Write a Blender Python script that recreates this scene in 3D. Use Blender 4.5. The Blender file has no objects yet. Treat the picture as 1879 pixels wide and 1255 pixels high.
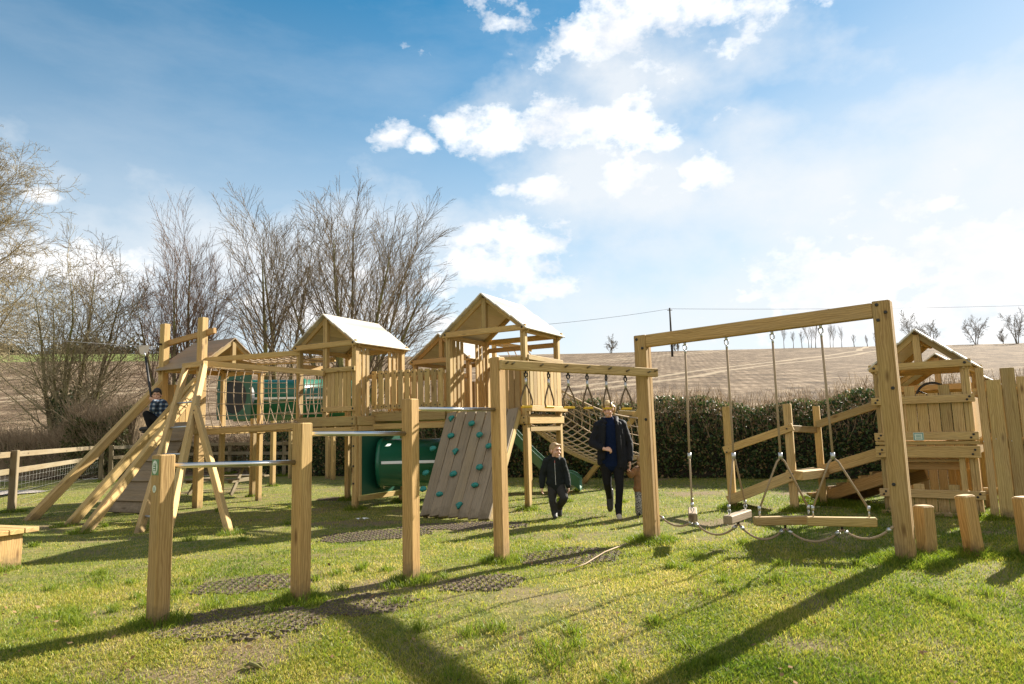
import bpy, bmesh, math, random
import numpy as np
from mathutils import Vector, Matrix

SC = bpy.context.scene
COL = SC.collection
rnd = random.Random(7)
NR = np.random.RandomState(11)
R = math.radians

# ------------------------------------------------------------------ camera
CX, CY, FPX = 939.5, 627.5, 1253.0          # photograph 1879 x 1255, 24 mm lens
PITCH, ROLL, CAMH = R(7.28), 0.0265, 1.32
_F = Vector((0, math.cos(PITCH), math.sin(PITCH)))
_R0 = Vector((1, 0, 0)); _U0 = Vector((0, -math.sin(PITCH), math.cos(PITCH)))
_R = _R0 * math.cos(ROLL) - _U0 * math.sin(ROLL)
_U = _R0 * math.sin(ROLL) + _U0 * math.cos(ROLL)
EYE = Vector((0, 0, CAMH))
cam = bpy.data.cameras.new('camera'); cam.lens = FPX / 1879 * 36; cam.sensor_width = 36
cam.clip_start = 0.05; cam.clip_end = 3000
cam_o = bpy.data.objects.new('camera', cam); COL.objects.link(cam_o)
cam_o.matrix_world = Matrix(((_R.x, _U.x, -_F.x, 0), (_R.y, _U.y, -_F.y, 0), (_R.z, _U.z, -_F.z, CAMH), (0, 0, 0, 1)))
SC.camera = cam_o

def ray(px, py):
    return (_F * FPX + _R * (px - CX) - _U * (py - CY)) / FPX
def G(px, py, z=0.0):                       # measured point on the ground
    d = ray(px, py); return EYE + d * ((z - CAMH) / d.z)
def D(px, py, Y):                           # measured point at distance Y
    d = ray(px, py); return EYE + d * (Y / d.y)
def ZA(P, py):                              # height above P that is seen at row py
    a = Vector((P.x, P.y, 0)) - EYE
    k = (CY - py) / FPX
    # (a+z k).U = k (a+z).F
    return (k * a.dot(_F) - a.dot(_U)) / (_U.z - k * _F.z)
def PROJ(P):
    a = Vector(P) - EYE; f = a.dot(_F)
    return (CX + FPX * a.dot(_R) / f, CY - FPX * a.dot(_U) / f)
def V(*a): return Vector(a)

YAW = R(29)                                 # the towers' own axes
E1 = V(-math.cos(YAW), math.sin(YAW), 0); E2 = V(math.sin(YAW), math.cos(YAW), 0)
ORG = V(0.2, 11.5, 0)
def L(a, b, z=0.0): return ORG + E1 * a + E2 * b + V(0, 0, z)

# ------------------------------------------------------------------ noise
def _h(ix, iy, s):
    v = (ix.astype(np.int64) * 374761393 + iy.astype(np.int64) * 668265263 + s * 1442695041) & 0x7fffffff
    v = ((v ^ (v >> 13)) * 1274126177) & 0x7fffffff
    return ((v ^ (v >> 16)) & 0xffff) / 65535.0
def vn(x, y, s=0):
    x = np.asarray(x, float); y = np.asarray(y, float)
    ix = np.floor(x); iy = np.floor(y); fx = x - ix; fy = y - iy
    fx = fx * fx * (3 - 2 * fx); fy = fy * fy * (3 - 2 * fy)
    a = _h(ix, iy, s); b = _h(ix + 1, iy, s); c = _h(ix, iy + 1, s); d = _h(ix + 1, iy + 1, s)
    return (a * (1 - fx) + b * fx) * (1 - fy) + (c * (1 - fx) + d * fx) * fy
def fbm(x, y, s=0, o=3):
    t = 0; w = 0
    for i in range(o):
        t = t + vn(np.asarray(x) * 2 ** i, np.asarray(y) * 2 ** i, s + i) * .5 ** i; w += .5 ** i
    return t / w

def hill_z(x, y):
    x = np.asarray(x, float); y = np.asarray(y, float)
    az = np.arctan2(x, np.maximum(y, 1.0))
    crest = 0.1085 + 0.02 * np.clip((-az - .1) / .5, 0, 1) - .002 * np.clip(az / .6, 0, 1) + .002 * (fbm(az * 9 + 20, az * 0, 4) - .5)
    top = 1.32 + crest * 190
    t = np.clip((y - 24) / (190 - 24), 0, 1.0)
    z = top * (t * .92 + .08 * t * t)
    z = z - np.clip(y - 190, 0, None) * .03
    return z
def ground_z(x, y):
    x = np.asarray(x, float); y = np.asarray(y, float)
    b = (fbm(x * .8, y * .8, 3, 3) - .5) * .05
    b = b * np.clip((26 - y) / 4, 0, 1)
    # the lawn falls away gently in front of the line of posts
    d = (-(x + 2.6) * .26 + (y - 4.75) * .966) * -1
    fall = np.clip(np.sqrt(np.clip(d - .1, 0, None) ** 2 + .0) , 0, 2.6); fall = fall - np.clip(.35 - fall, 0, .35) ** 2 * 0
    return b - .135 * fall + np.where(y > 24, hill_z(x, y), 0)
def GG(px, py):
    z = 0.0
    for _ in range(8):
        q = G(px, py, z); z = float(ground_z(q.x, q.y))
    return q

# ------------------------------------------------------------------ objects
def tag(o, label=None, cat=None, group=None, kind=None):
    if label: o['label'] = label
    if cat: o['category'] = cat
    if group: o['group'] = group
    if kind: o['kind'] = kind
    return o
def thing(name, label, cat, loc=(0, 0, 0), group=None):
    o = bpy.data.objects.new(name, None); COL.objects.link(o)
    o.location = loc; o.empty_display_size = .2
    return tag(o, label, cat, group)
def origin_of(o):
    p = Vector((0, 0, 0))
    while o is not None:
        p = p + o.location; o = o.parent
    return p
def link(name, me, parent=None, loc=None):
    o = bpy.data.objects.new(name, me); COL.objects.link(o)
    if parent is not None: o.parent = parent
    if loc is not None: o.location = loc
    return o
def copy_tree(o, parent=None):
    c = o.copy(); COL.objects.link(c)
    if parent is not None: c.parent = parent
    for ch in list(o.children): copy_tree(ch, c)
    return c
def np_mesh(name, verts, faces, mats, smooth=False, rnd_face=None, uv=None, col=None):
    verts = np.asarray(verts, np.float32); faces = np.asarray(faces, np.int32)
    me = bpy.data.meshes.new(name)
    n, k = faces.shape
    me.vertices.add(len(verts)); me.vertices.foreach_set('co', verts.ravel())
    me.loops.add(n * k); me.loops.foreach_set('vertex_index', faces.ravel())
    me.polygons.add(n); me.polygons.foreach_set('loop_start', np.arange(0, n * k, k, dtype=np.int32))
    if smooth: me.polygons.foreach_set('use_smooth', np.ones(n, bool))
    if rnd_face is not None:
        u = me.uv_layers.new(name='rnd')
        a = np.repeat(np.asarray(rnd_face, np.float32), k, axis=0) if np.ndim(rnd_face) == 2 else np.stack([np.repeat(np.asarray(rnd_face, np.float32), k), np.zeros(n * k, np.float32)], 1)
        u.data.foreach_set('uv', a.astype(np.float32).ravel())
    for m in (mats if isinstance(mats, (list, tuple)) else [mats]): me.materials.append(m)
    me.update(); me.validate()
    return me

class MB:
    """collects shapes in world space, builds one mesh"""
    def __init__(s): s.v = []; s.f = []; s.uv = []; s.r = []; s.sm = []; s.m = []
    def ring_loft(s, rings, lens, close=True, smooth=False, cap=True, per=None, r=None, mat=0):
        n = len(rings[0]); b = len(s.v); r = rnd.random() if r is None else r
        off = rnd.random() * 40
        for g in rings: s.v.extend([tuple(p) for p in g])
        if per is None:
            per = [0.0]
            for i in range(n): per.append(per[-1] + (Vector(rings[len(rings) // 2][(i + 1) % n]) - Vector(rings[len(rings) // 2][i])).length)
        m = n if close else n - 1
        for j in range(len(rings) - 1):
            for i in range(m):
                i2 = (i + 1) % n
                s.f.append((b + j * n + i, b + j * n + i2, b + (j + 1) * n + i2, b + (j + 1) * n + i))
                s.uv.append(((lens[j] + off, per[i] + off), (lens[j] + off, per[i + 1] + off), (lens[j + 1] + off, per[i + 1] + off), (lens[j + 1] + off, per[i] + off)))
                s.r.append(r); s.sm.append(smooth); s.m.append(mat)
        if cap and close:
            for j, rev in ((0, True), (len(rings) - 1, False)):
                idx = [b + j * n + i for i in range(n)]
                if rev: idx.reverse()
                s.f.append(tuple(idx)); s.uv.append(tuple((off + .02 * (q % 3), off + .01 * q) for q in range(n)))
                s.r.append(r); s.sm.append(False); s.m.append(mat)
    def timber(s, p0, p1, w, h, side=None, ch=.006, r=None, mat=0):
        p0 = Vector(p0); p1 = Vector(p1); ax = (p1 - p0); ln = ax.length; ax = ax / ln
        if side is None:
            side = ax.cross(V(0, 0, 1)) if abs(ax.z) < .95 else V(1, 0, 0)
        side = Vector(side); side = (side - ax * side.dot(ax)).normalized(); t = ax.cross(side)
        def ring(c, a, bb, q):
            x = a / 2; y = bb / 2
            return [c + side * i + t * j for i, j in ((x - q, -y), (x, -y + q), (x, y - q), (x - q, y), (-x + q, y), (-x, y - q), (-x, -y + q), (-x + q, -y))]
        ch = min(ch, w * .3, h * .3)
        e = min(ch * .8, ln * .2)
        s.ring_loft([ring(p0, w - 2 * e, h - 2 * e, ch), ring(p0 + ax * e, w, h, ch), ring(p1 - ax * e, w, h, ch), ring(p1, w - 2 * e, h - 2 * e, ch)],
                    [0, e, ln - e, ln], r=r, mat=mat)
    def lam(s, p0, p1, w, h, side, n=2, ch=.007):
        """a post or beam glued up of n boards side by side"""
        p0 = Vector(p0); p1 = Vector(p1); ax = (p1 - p0).normalized(); side = Vector(side); side = (side - ax * side.dot(ax)).normalized()
        for i in range(n):
            o = side * (w * ((i + .5) / n - .5))
            s.timber(p0 + o, p1 + o, w / n - .0015, h, side, ch)
    def tube(s, pts, r, n=8, cap=True, smooth=True, mat=0):
        pts = [Vector(p) for p in pts]; rr = r if isinstance(r, (list, tuple)) else [r] * len(pts)
        rings = []; lens = [0]; nrm = None
        for i, p in enumerate(pts):
            t = (pts[min(i + 1, len(pts) - 1)] - pts[max(i - 1, 0)]).normalized()
            if nrm is None: nrm = t.cross(V(0, 0, 1)) if abs(t.z) < .9 else t.cross(V(1, 0, 0))
            nrm = (nrm - t * nrm.dot(t)).normalized(); bn = t.cross(nrm)
            rings.append([p + (nrm * math.cos(q * 2 * math.pi / n) + bn * math.sin(q * 2 * math.pi / n)) * rr[i] for q in range(n)])
            if i: lens.append(lens[-1] + (p - pts[i - 1]).length)
        s.ring_loft(rings, lens, smooth=smooth, cap=cap, mat=mat)
    def disc(s, c, nrm, r, th, n=8, mat=0):
        c = Vector(c); nrm = Vector(nrm).normalized()
        s.tube([c - nrm * .004, c + nrm * th * .6, c + nrm * th], [r, r, r * .7], n, mat=mat)
    def sheet(s, quads, r=None, mat=0):
        for q in quads:
            b = len(s.v); s.v.extend([tuple(p) for p in q]); s.f.append(tuple(range(b, b + len(q))))
            q0 = Vector(q[0]); s.uv.append(tuple(((Vector(p) - q0).length * .7, (Vector(p) - q0).length * .7) for p in q)); s.r.append(rnd.random() if r is None else r); s.sm.append(False); s.m.append(mat)
    def build(s, name, mats, parent=None, loc=None):
        base = origin_of(parent) if parent is not None else (Vector(loc) if loc is not None else Vector((0, 0, 0)))
        me = bpy.data.meshes.new(name)
        me.from_pydata([(p[0] - base.x, p[1] - base.y, p[2] - base.z) for p in s.v], [], s.f)
        u = me.uv_layers.new(name='UVMap'); q = me.uv_layers.new(name='rnd')
        flat = [c for f in s.uv for t in f for c in t]; u.data.foreach_set('uv', flat)
        rr = [c for f, r in zip(s.f, s.r) for _ in f for c in (r, 0.0)]; q.data.foreach_set('uv', rr)
        me.polygons.foreach_set('use_smooth', s.sm); me.polygons.foreach_set('material_index', s.m)
        for m in (mats if isinstance(mats, (list, tuple)) else [mats]): me.materials.append(m)
        me.update()
        return link(name, me, parent, None if parent is not None else base)

# ------------------------------------------------------------------ materials
class NT:
    def __init__(s, name):
        s.m = bpy.data.materials.new(name); s.m.use_nodes = True; s.t = s.m.node_tree; s.n = s.t.nodes
        s.b = s.n['Principled BSDF']; s.out = s.n['Material Output']
    def node(s, ty, **k):
        o = s.n.new(ty)
        for a, v in k.items(): setattr(o, a, v)
        return o
    def l(s, a, b): s.t.links.new(a, b)
    def math(s, op, a, b=None, c=None, clamp=False):
        o = s.n.new('ShaderNodeMath'); o.operation = op; o.use_clamp = clamp
        for i, x in enumerate((a, b, c)):
            if x is None: continue
            if isinstance(x, (int, float)): o.inputs[i].default_value = x
            else: s.l(x, o.inputs[i])
        return o.outputs[0]
    def mix(s, f, a, b, mode='MIX'):
        o = s.n.new('ShaderNodeMix'); o.data_type = 'RGBA'; o.blend_type = mode
        for k, x in ((0, f), (6, a), (7, b)):
            if isinstance(x, (int, float)): o.inputs[k].default_value = x
            elif isinstance(x, (tuple, list)): o.inputs[k].default_value = (*x[:3], 1)
            else: s.l(x, o.inputs[k])
        return o.outputs[2]
    def ramp(s, f, stops):
        o = s.n.new('ShaderNodeValToRGB'); e = o.color_ramp.elements
        while len(e) < len(stops): e.new(.5)
        for q, (p, c) in zip(e, stops): q.position = p; q.color = (*c, 1) if len(c) == 3 else c
        s.l(f, o.inputs[0]); return o.outputs[0]
    def noise(s, vec, scale, detail=3, rough=.55, w=None):
        o = s.n.new('ShaderNodeTexNoise'); o.inputs['Scale'].default_value = scale; o.inputs['Detail'].default_value = detail; o.inputs['Roughness'].default_value = rough
        if vec is not None: s.l(vec, o.inputs['Vector'])
        return o.outputs[0]
    def uv(s, name):
        o = s.n.new('ShaderNodeUVMap'); o.uv_map = name; return o.outputs[0]
    def mapped(s, vec, sc, loc=(0, 0, 0), rot=(0, 0, 0)):
        o = s.n.new('ShaderNodeMapping'); o.inputs['Scale'].default_value = sc; o.inputs['Location'].default_value = loc; o.inputs['Rotation'].default_value = rot
        s.l(vec, o.inputs[0]); return o.outputs[0]
    def x(s, vec, i=0):
        o = s.n.new('ShaderNodeSeparateXYZ'); s.l(vec, o.inputs[0]); return o.outputs[i]
    def obj(s): return s.n.new('ShaderNodeTexCoord').outputs['Object']
    def pos(s): return s.n.new('ShaderNodeNewGeometry').outputs['Position']
    def bump(s, h, st=.3, d=.01):
        o = s.n.new('ShaderNodeBump'); o.inputs['Strength'].default_value = st; o.inputs['Distance'].default_value = d
        s.l(h, o.inputs['Height']); s.l(o.outputs[0], s.b.inputs['Normal'])
    def set(s, **k):
        for a, v in k.items():
            a = {'base': 'Base Color', 'rough': 'Roughness', 'metal': 'Metallic', 'spec': 'Specular IOR Level', 'trans': 'Transmission Weight'}[a]
            i = s.b.inputs[a]
            if isinstance(v, (tuple, list)): i.default_value = (*v[:3], 1)
            elif isinstance(v, (int, float)): i.default_value = v
            else: s.l(v, i)
        return s

def wood(name, light, dark, grey=None, grey_amt=.0, rough=.72, knots=.085, vary=.42, green=.0):
    t = NT(name); uv = t.uv('UVMap'); rv = t.x(t.uv('rnd'))
    g1 = t.noise(t.mapped(uv, (1.1, 17, 1)), 1.0, 5, .6)
    g2 = t.noise(t.mapped(uv, (5, 150, 1)), 1.0, 2, .5)
    # growth-ring bands, bent by low noise
    wv = t.node('ShaderNodeTexWave'); wv.wave_type = 'BANDS'; wv.bands_direction = 'Y'
    wv.inputs['Scale'].default_value = 9; wv.inputs['Distortion'].default_value = 9; wv.inputs['Detail'].default_value = 2; wv.inputs['Detail Scale'].default_value = 1.2
    t.l(t.mapped(uv, (.35, 1.6, 1)), wv.inputs['Vector'])
    f = t.math('ADD', t.math('MULTIPLY', g1, .55), t.math('ADD', t.math('MULTIPLY', g2, .3), t.math('MULTIPLY', wv.outputs[0], .22)))
    c = t.ramp(f, [(.3, dark), (.72, light)])
    vv = t.ramp(rv, [(0, (1 - vary, 1 - vary, 1 - vary * 1.1)), (.35, (1, 1, 1)), (.7, (1, .95, .84)), (1, (1 - vary * .3, 1 - vary * .25, 1 - vary * .5))])
    c = t.mix(1.0, c, vv, 'MULTIPLY')
    if green:
        gm = t.ramp(t.noise(t.mapped(uv, (.9, 4, 1)), 1.0, 3), [(.45, (0, 0, 0)), (.7, (1, 1, 1))])
        c = t.mix(t.math('MULTIPLY', gm, green), c, (light[0] * .78, light[1] * .9, light[2] * .72))
    if grey:
        gm = t.ramp(t.noise(t.mapped(uv, (.8, 3, 1)), 1.0, 4), [(.35, (0, 0, 0)), (.7, (1, 1, 1))])
        c = t.mix(t.math('MULTIPLY', gm, grey_amt), c, grey)
    if knots:
        vo = t.node('ShaderNodeTexVoronoi'); vo.inputs['Scale'].default_value = 1.0
        t.l(t.mapped(uv, (1.7, 5.5, 1)), vo.inputs['Vector'])
        k = t.ramp(vo.outputs['Distance'], [(knots * .55, (1, 1, 1)), (knots * 1.7, (0, 0, 0))])
        c = t.mix(t.math('MULTIPLY', k, .75), c, (dark[0] * .35, dark[1] * .26, dark[2] * .2))
        ck = t.ramp(t.noise(t.mapped(uv, (1.5, 60, 1), loc=(7, 3, 0)), 1.0, 3), [(.63, (0, 0, 0)), (.69, (1, 1, 1))])
        c = t.mix(t.math('MULTIPLY', ck, .55), c, (dark[0] * .4, dark[1] * .33, dark[2] * .28))
    # soil splash and damp on the lowest hand's breadth of anything standing in the turf
    zz = t.x(t.pos(), 2); sp = t.noise(t.pos(), 9, 4, .65)
    dm = t.ramp(t.math('ADD', zz, t.math('MULTIPLY', t.math('SUBTRACT', sp, .5), .45)), [(.0, (.75, .75, .75)), (.17, (0, 0, 0))])
    c = t.mix(dm, c, (.115, .085, .045))
    gw = t.ramp(t.noise(t.mapped(uv, (.5, 1.6, 1), loc=(3, 9, 0)), 1.0, 4, .6), [(.52, (0, 0, 0)), (.72, (1, 1, 1))])
    c = t.mix(t.math('MULTIPLY', gw, .26), c, (.30, .255, .18))
    t.set(base=c, rough=rough, spec=.3)
    t.bump(f, .35, .004)
    return t.m
def plain(name, col, rough=.5, metal=0, spec=.5, var=.12, scale=12, bump=0):
    t = NT(name); n = t.noise(t.obj(), scale, 4)
    c = t.mix(n, tuple(x * (1 - var * 1.5) for x in col), tuple(min(1, x * (1 + var)) for x in col))
    t.set(base=c, rough=rough, metal=metal, spec=spec)
    if bump: t.bump(n, bump, .01)
    return t.m
M = {}
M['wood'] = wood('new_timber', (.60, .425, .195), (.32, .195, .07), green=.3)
M['wood_warm'] = wood('warm_timber', (.52, .335, .15), (.31, .175, .065))  # oranger timber copy; bounce light on inner and rear boards is in the colour
M['wood_post'] = wood('post_timber', (.56, .365, .155), (.30, .175, .06), green=.25, vary=.2)
M['wood_grey'] = wood('weathered_boards', (.36, .275, .18), (.19, .14, .085), grey=(.28, .235, .18), grey_amt=.5, vary=.28)
M['wood_old'] = wood('old_fence_timber', (.22, .165, .092), (.115, .085, .045), grey=(.27, .24, .17), grey_amt=.5)
M['roof'] = wood('roof_boards', (.68, .64, .58), (.50, .45, .38), grey=(.62, .60, .57), grey_amt=.5, rough=.30, knots=0)  # base whitened so the boards carry sun glare in their colour
M['roof_shaded'] = wood('shaded_roof_boards', (.34, .245, .15), (.20, .135, .075), grey=(.28, .23, .17), grey_amt=.4, rough=.5, knots=0)  # roof boards darkened: shade on the small tower's slope is in the colour
M['steel'] = plain('brushed_steel', (.62, .62, .62), .28, 1, var=.05)
M['galv'] = plain('galvanised_steel', (.55, .56, .57), .42, .9, var=.1, scale=40)
M['wire'] = plain('dull_wire', (.30, .29, .26), .6, .3, var=.1)
M['bolt'] = plain('black_bolt_cap', (.02, .018, .016), .55)
M['rope'] = plain('beige_rope', (.40, .30, .20), .9, spec=.1, scale=90, var=.35)
M['rope_pink'] = plain('net_rope', (.47, .36, .255), .9, spec=.1, scale=80, var=.35)
M['rope_dark'] = plain('brown_rope', (.16, .115, .075), .9, spec=.1, scale=90, var=.3)
M['yellow'] = plain('yellow_plastic', (.78, .48, .03), .4)
M['green'] = plain('green_plastic', (.010, .115, .062), .27, var=.12, scale=3)
M['green_d'] = plain('dark_green_panel', (.012, .085, .052), .4, var=.1, scale=3)
M['slide'] = plain('slide_plastic', (.03, .12, .075), .35, var=.15, scale=4)
M['teal'] = plain('teal_hold', (.015, .22, .19), .5, var=.25, scale=30, bump=.3)
M['black'] = plain('black_rubber', (.012, .012, .013), .55)
M['white'] = plain('white_strip', (.75, .76, .76), .4, var=.03)
M['clear'] = plain('pale_plastic_guard', (.62, .54, .45), .3)
M['sign_green'] = plain('sign_green', (.10, .22, .09), .4, var=.05)
M['sign_pale'] = plain('sign_pale', (.62, .68, .58), .4, var=.04)
M['mat'] = plain('rubber_matting', (.12, .092, .066), .85, spec=.15, var=.35, scale=25)
M['navy'] = plain('navy_jumper', (.006, .013, .042), .9, spec=.1, scale=30, var=.25, bump=.25)
M['jacket'] = plain('dark_waxed_jacket', (.007, .008, .012), .75, spec=.25, scale=14, var=.4, bump=.25)
M['fleece'] = plain('black_fleece', (.014, .018, .018), .85, spec=.2, scale=25, var=.35, bump=.3)
M['leggings'] = plain('black_leggings', (.008, .008, .009), .8, spec=.2)
M['trousers'] = plain('charcoal_trousers', (.035, .034, .033), .85, spec=.2, scale=20, var=.3, bump=.3)
M['shoe'] = plain('dark_shoe', (.025, .023, .022), .6)
M['shoe_l'] = plain('pale_trainer', (.42, .37, .30), .6)
M['skin'] = plain('skin', (.62, .36, .25), .5, var=.08)
M['hair_b'] = plain('blond_hair', (.52, .36, .16), .5, scale=60, var=.4, bump=.5)
M['hair_g'] = plain('short_fair_hair', (.42, .27, .13), .55, scale=70, var=.35, bump=.5)
M['hair_d'] = plain('dark_hair', (.018, .011, .008), .5, scale=60, var=.4, bump=.5)
M['eye'] = plain('eye', (.02, .018, .015), .3)
M['lips'] = plain('lips', (.42, .13, .11), .5)
M['tan'] = plain('tan_coat', (.26, .135, .055), .85, var=.35, scale=25, bump=.4)
M['paper'] = plain('white_paper', (.8, .8, .78), .8, var=.05)
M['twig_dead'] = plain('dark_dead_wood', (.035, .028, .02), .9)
M['scrub_core'] = plain('scrub_stems', (.22, .165, .105), .95, spec=.05, var=.6, scale=5)
M['concrete'] = plain('lane_surface', (.34, .30, .26), .9, var=.3, scale=1.3)
def pattern_mat():
    t = NT('speckled_cloth'); n = t.noise(t.obj(), 75, 2)
    t.set(base=t.ramp(n, [(.46, (.05, .05, .055)), (.54, (.4, .39, .38))]), rough=.9); return t.m
M['speckle'] = pattern_mat()
def plaid_mat():
    t = NT('plaid_shirt'); p = t.obj()
    def band(i, sc, ph, w):
        v = t.math('ADD', t.math('MULTIPLY', t.x(p, i), sc), ph)
        s = t.math('FRACT', v); return t.math('LESS_THAN', s, w)
    a = t.math('ADD', band(2, 13, .2, .4), band(0, 13, .1, .4))
    c = t.ramp(t.math('MULTIPLY', a, .5), [(0, (.012, .02, .04)), (.5, (.04, .075, .13)), (1, (.34, .38, .42))])
    t.set(base=c, rough=.9); return t.m
M['plaid'] = plaid_mat()

def bark(name, light, dark, moss=None):
    t = NT(name); p = t.pos(); n = t.noise(t.mapped(p, (3, 3, 1.2)), 3, 4)
    c = t.ramp(n, [(.35, dark), (.65, light)])
    if moss:
        nz = t.x(t.node('ShaderNodeNewGeometry').outputs['Normal'], 0)
        m = t.ramp(t.noise(p, 1.6, 3), [(.42, (0, 0, 0)), (.6, (1, 1, 1))])
        c = t.mix(t.math('MULTIPLY', m, .7), c, moss)
    t.set(base=c, rough=.9, spec=.15); t.bump(n, .5, .03); return t.m
M['bark'] = bark('mossy_bark', (.22, .18, .10), (.09, .07, .04), (.20, .20, .06))
M['twig'] = bark('twigs', (.235, .18, .115), (.12, .09, .058))
M['twig_red'] = bark('reddish_twigs', (.26, .18, .13), (.135, .09, .07))
M['twig_ochre'] = bark('ochre_twigs', (.38, .32, .19), (.21, .17, .10))
M['twig_far'] = bark('far_twigs', (.22, .19, .15), (.14, .12, .09))
M['scrub'] = bark('scrub_twigs', (.50, .38, .26), (.24, .17, .11))

def leaf_mat(name, stops, trans=.3, rough=.5):
    t = NT(name); rv = t.x(t.uv('rnd'))
    c = t.ramp(rv, stops)
    t.set(base=c, rough=rough, spec=.35)
    tr = t.node('ShaderNodeBsdfTranslucent'); t.l(c, tr.inputs[0])
    mx = t.node('ShaderNodeMixShader'); mx.inputs[0].default_value = trans
    t.l(t.b.outputs[0], mx.inputs[1]); t.l(tr.outputs[0], mx.inputs[2]); t.l(mx.outputs[0], t.out.inputs[0])
    return t.m
M['hedge'] = leaf_mat('hedge_leaves', [(0, (.022, .05, .018)), (.45, (.055, .10, .03)), (.75, (.11, .155, .045)), (.86, (.21, .16, .07)), (1, (.34, .23, .12))], .28, .5)
M['ivy'] = leaf_mat('ivy_leaves', [(0, (.018, .04, .012)), (.6, (.05, .085, .022)), (1, (.11, .13, .04))], .2, .4)
M['bush'] = leaf_mat('bush_leaves', [(0, (.05, .075, .02)), (.5, (.12, .14, .04)), (1, (.26, .22, .10))], .3)
M['grass'] = leaf_mat('grass_blades', [(0, (.065, .135, .010)), (.35, (.20, .265, .020)), (.62, (.38, .36, .05)), (.82, (.54, .44, .13)), (1, (.64, .51, .22))], .52, .5)
M['dead_leaf'] = leaf_mat('dead_leaves', [(0, (.10, .055, .025)), (.6, (.24, .14, .06)), (1, (.34, .23, .12))], .2, .95)
M['evergreen'] = leaf_mat('far_evergreen', [(0, (.03, .035, .02)), (1, (.10, .10, .06))], .1)

def ground_mat():
    t = NT('lawn'); p = t.pos()
    n1 = t.noise(p, .55, 4, .6); n2 = t.noise(p, 6, 4, .65); n3 = t.noise(p, 45, 3, .7)
    c = t.ramp(n2, [(.3, (.085, .12, .022)), (.5, (.18, .19, .05)), (.7, (.30, .25, .10))])
    d = t.ramp(t.math('ADD', t.math('MULTIPLY', n1, .65), t.math('MULTIPLY', n2, .35)), [(.52, (0, 0, 0)), (.66, (1, 1, 1))])
    c = t.mix(t.math('MULTIPLY', d, .75), c, (.20, .15, .085))
    c = t.mix(t.math('MULTIPLY', t.ramp(n3, [(.35, (1, 1, 1)), (.6, (0, 0, 0))]), .5), c, (.05, .055, .018))
    at_ = t.node('ShaderNodeAttribute'); at_.attribute_name = 'wear'
    c = t.mix(t.math('MULTIPLY', at_.outputs['Fac'], .9), c, t.mix(n3, (.09, .062, .036), (.27, .20, .125)))
    t.set(base=c, rough=.95, spec=.1); t.bump(n3, .6, .02); return t.m
M['ground'] = ground_mat()
def field_mat():
    t = NT('stubble_field'); p = t.pos()
    lo = t.noise(p, .022, 3); mid = t.noise(p, .35, 4, .65); hi = t.noise(t.mapped(p, (1.6, .55, 1)), 2.2, 6, .85)
    c = t.ramp(t.math('ADD', t.math('MULTIPLY', mid, .5), t.math('MULTIPLY', hi, .5)), [(.40, (.055, .036, .022)), (.5, (.16, .115, .074)), (.60, (.32, .245, .168))])
    # drilled rows running up the slope
    def rows(ang, wl):
        q = t.mapped(p, (1, 1, 1), rot=(0, 0, R(ang)))
        dist = t.math('MULTIPLY', t.noise(p, .03, 2), 2.2)
        v = t.math('ADD', t.math('DIVIDE', t.x(q, 0), wl), dist)
        return t.math('ADD', t.math('MULTIPLY', t.math('SINE', t.math('MULTIPLY', v, 6.2832)), .5), .5)
    rw = rows(13, .95)
    c = t.mix(t.math('MULTIPLY', rw, .55), c, t.mix(1.0, c, (.55, .5, .45), 'MULTIPLY'))
    # pairs of wheel tracks
    q = t.mapped(p, (1, 1, 1), rot=(0, 0, R(38)))
    u = t.math('ADD', t.x(q, 0), t.math('MULTIPLY', t.noise(p, .012, 2), 26.0))
    ph = t.math('FRACT', t.math('DIVIDE', u, 38.0))
    a = t.math('LESS_THAN', t.math('ABSOLUTE', t.math('SUBTRACT', ph, .42)), .017)
    b = t.math('LESS_THAN', t.math('ABSOLUTE', t.math('SUBTRACT', ph, .53)), .017)
    c = t.mix(t.math('MULTIPLY', t.math('ADD', a, b), .6), c, (.40, .325, .225))
    c = t.mix(t.ramp(lo, [(.4, (0, 0, 0)), (.75, (.5, .5, .5))]), c, t.mix(1.0, c, (.8, .78, .76), 'MULTIPLY'))
    # a strip of young green crop far off to the west
    gx = t.math('LESS_THAN', t.math('ADD', t.x(p, 0), t.math('MULTIPLY', mid, 8.0)), -70.0)
    gy = t.math('GREATER_THAN', t.math('ADD', t.x(p, 1), t.math('MULTIPLY', mid, 10.0)), 150.0)
    c = t.mix(t.math('MULTIPLY', t.math('MULTIPLY', gx, gy), .85), c, (.17, .22, .06))
    t.set(base=c, rough=.95, spec=.08); t.bump(hi, .9, .12); return t.m
M['field'] = field_mat()

# ------------------------------------------------------------------ light and sky
SUN_AZ, SUN_EL = R(49.5), R(29.5)
SDIR = V(math.sin(SUN_AZ) * math.cos(SUN_EL), math.cos(SUN_AZ) * math.cos(SUN_EL), math.sin(SUN_EL))
sun = bpy.data.lights.new('sun', 'SUN'); sun.energy = 5.0; sun.angle = R(.6); sun.color = (1, .92, .79)
sun_o = bpy.data.objects.new('sun', sun); COL.objects.link(sun_o); sun_o.location = (12, 9, 9)
sun_o.rotation_euler = SDIR.to_track_quat('Z', 'Y').to_euler()

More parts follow.
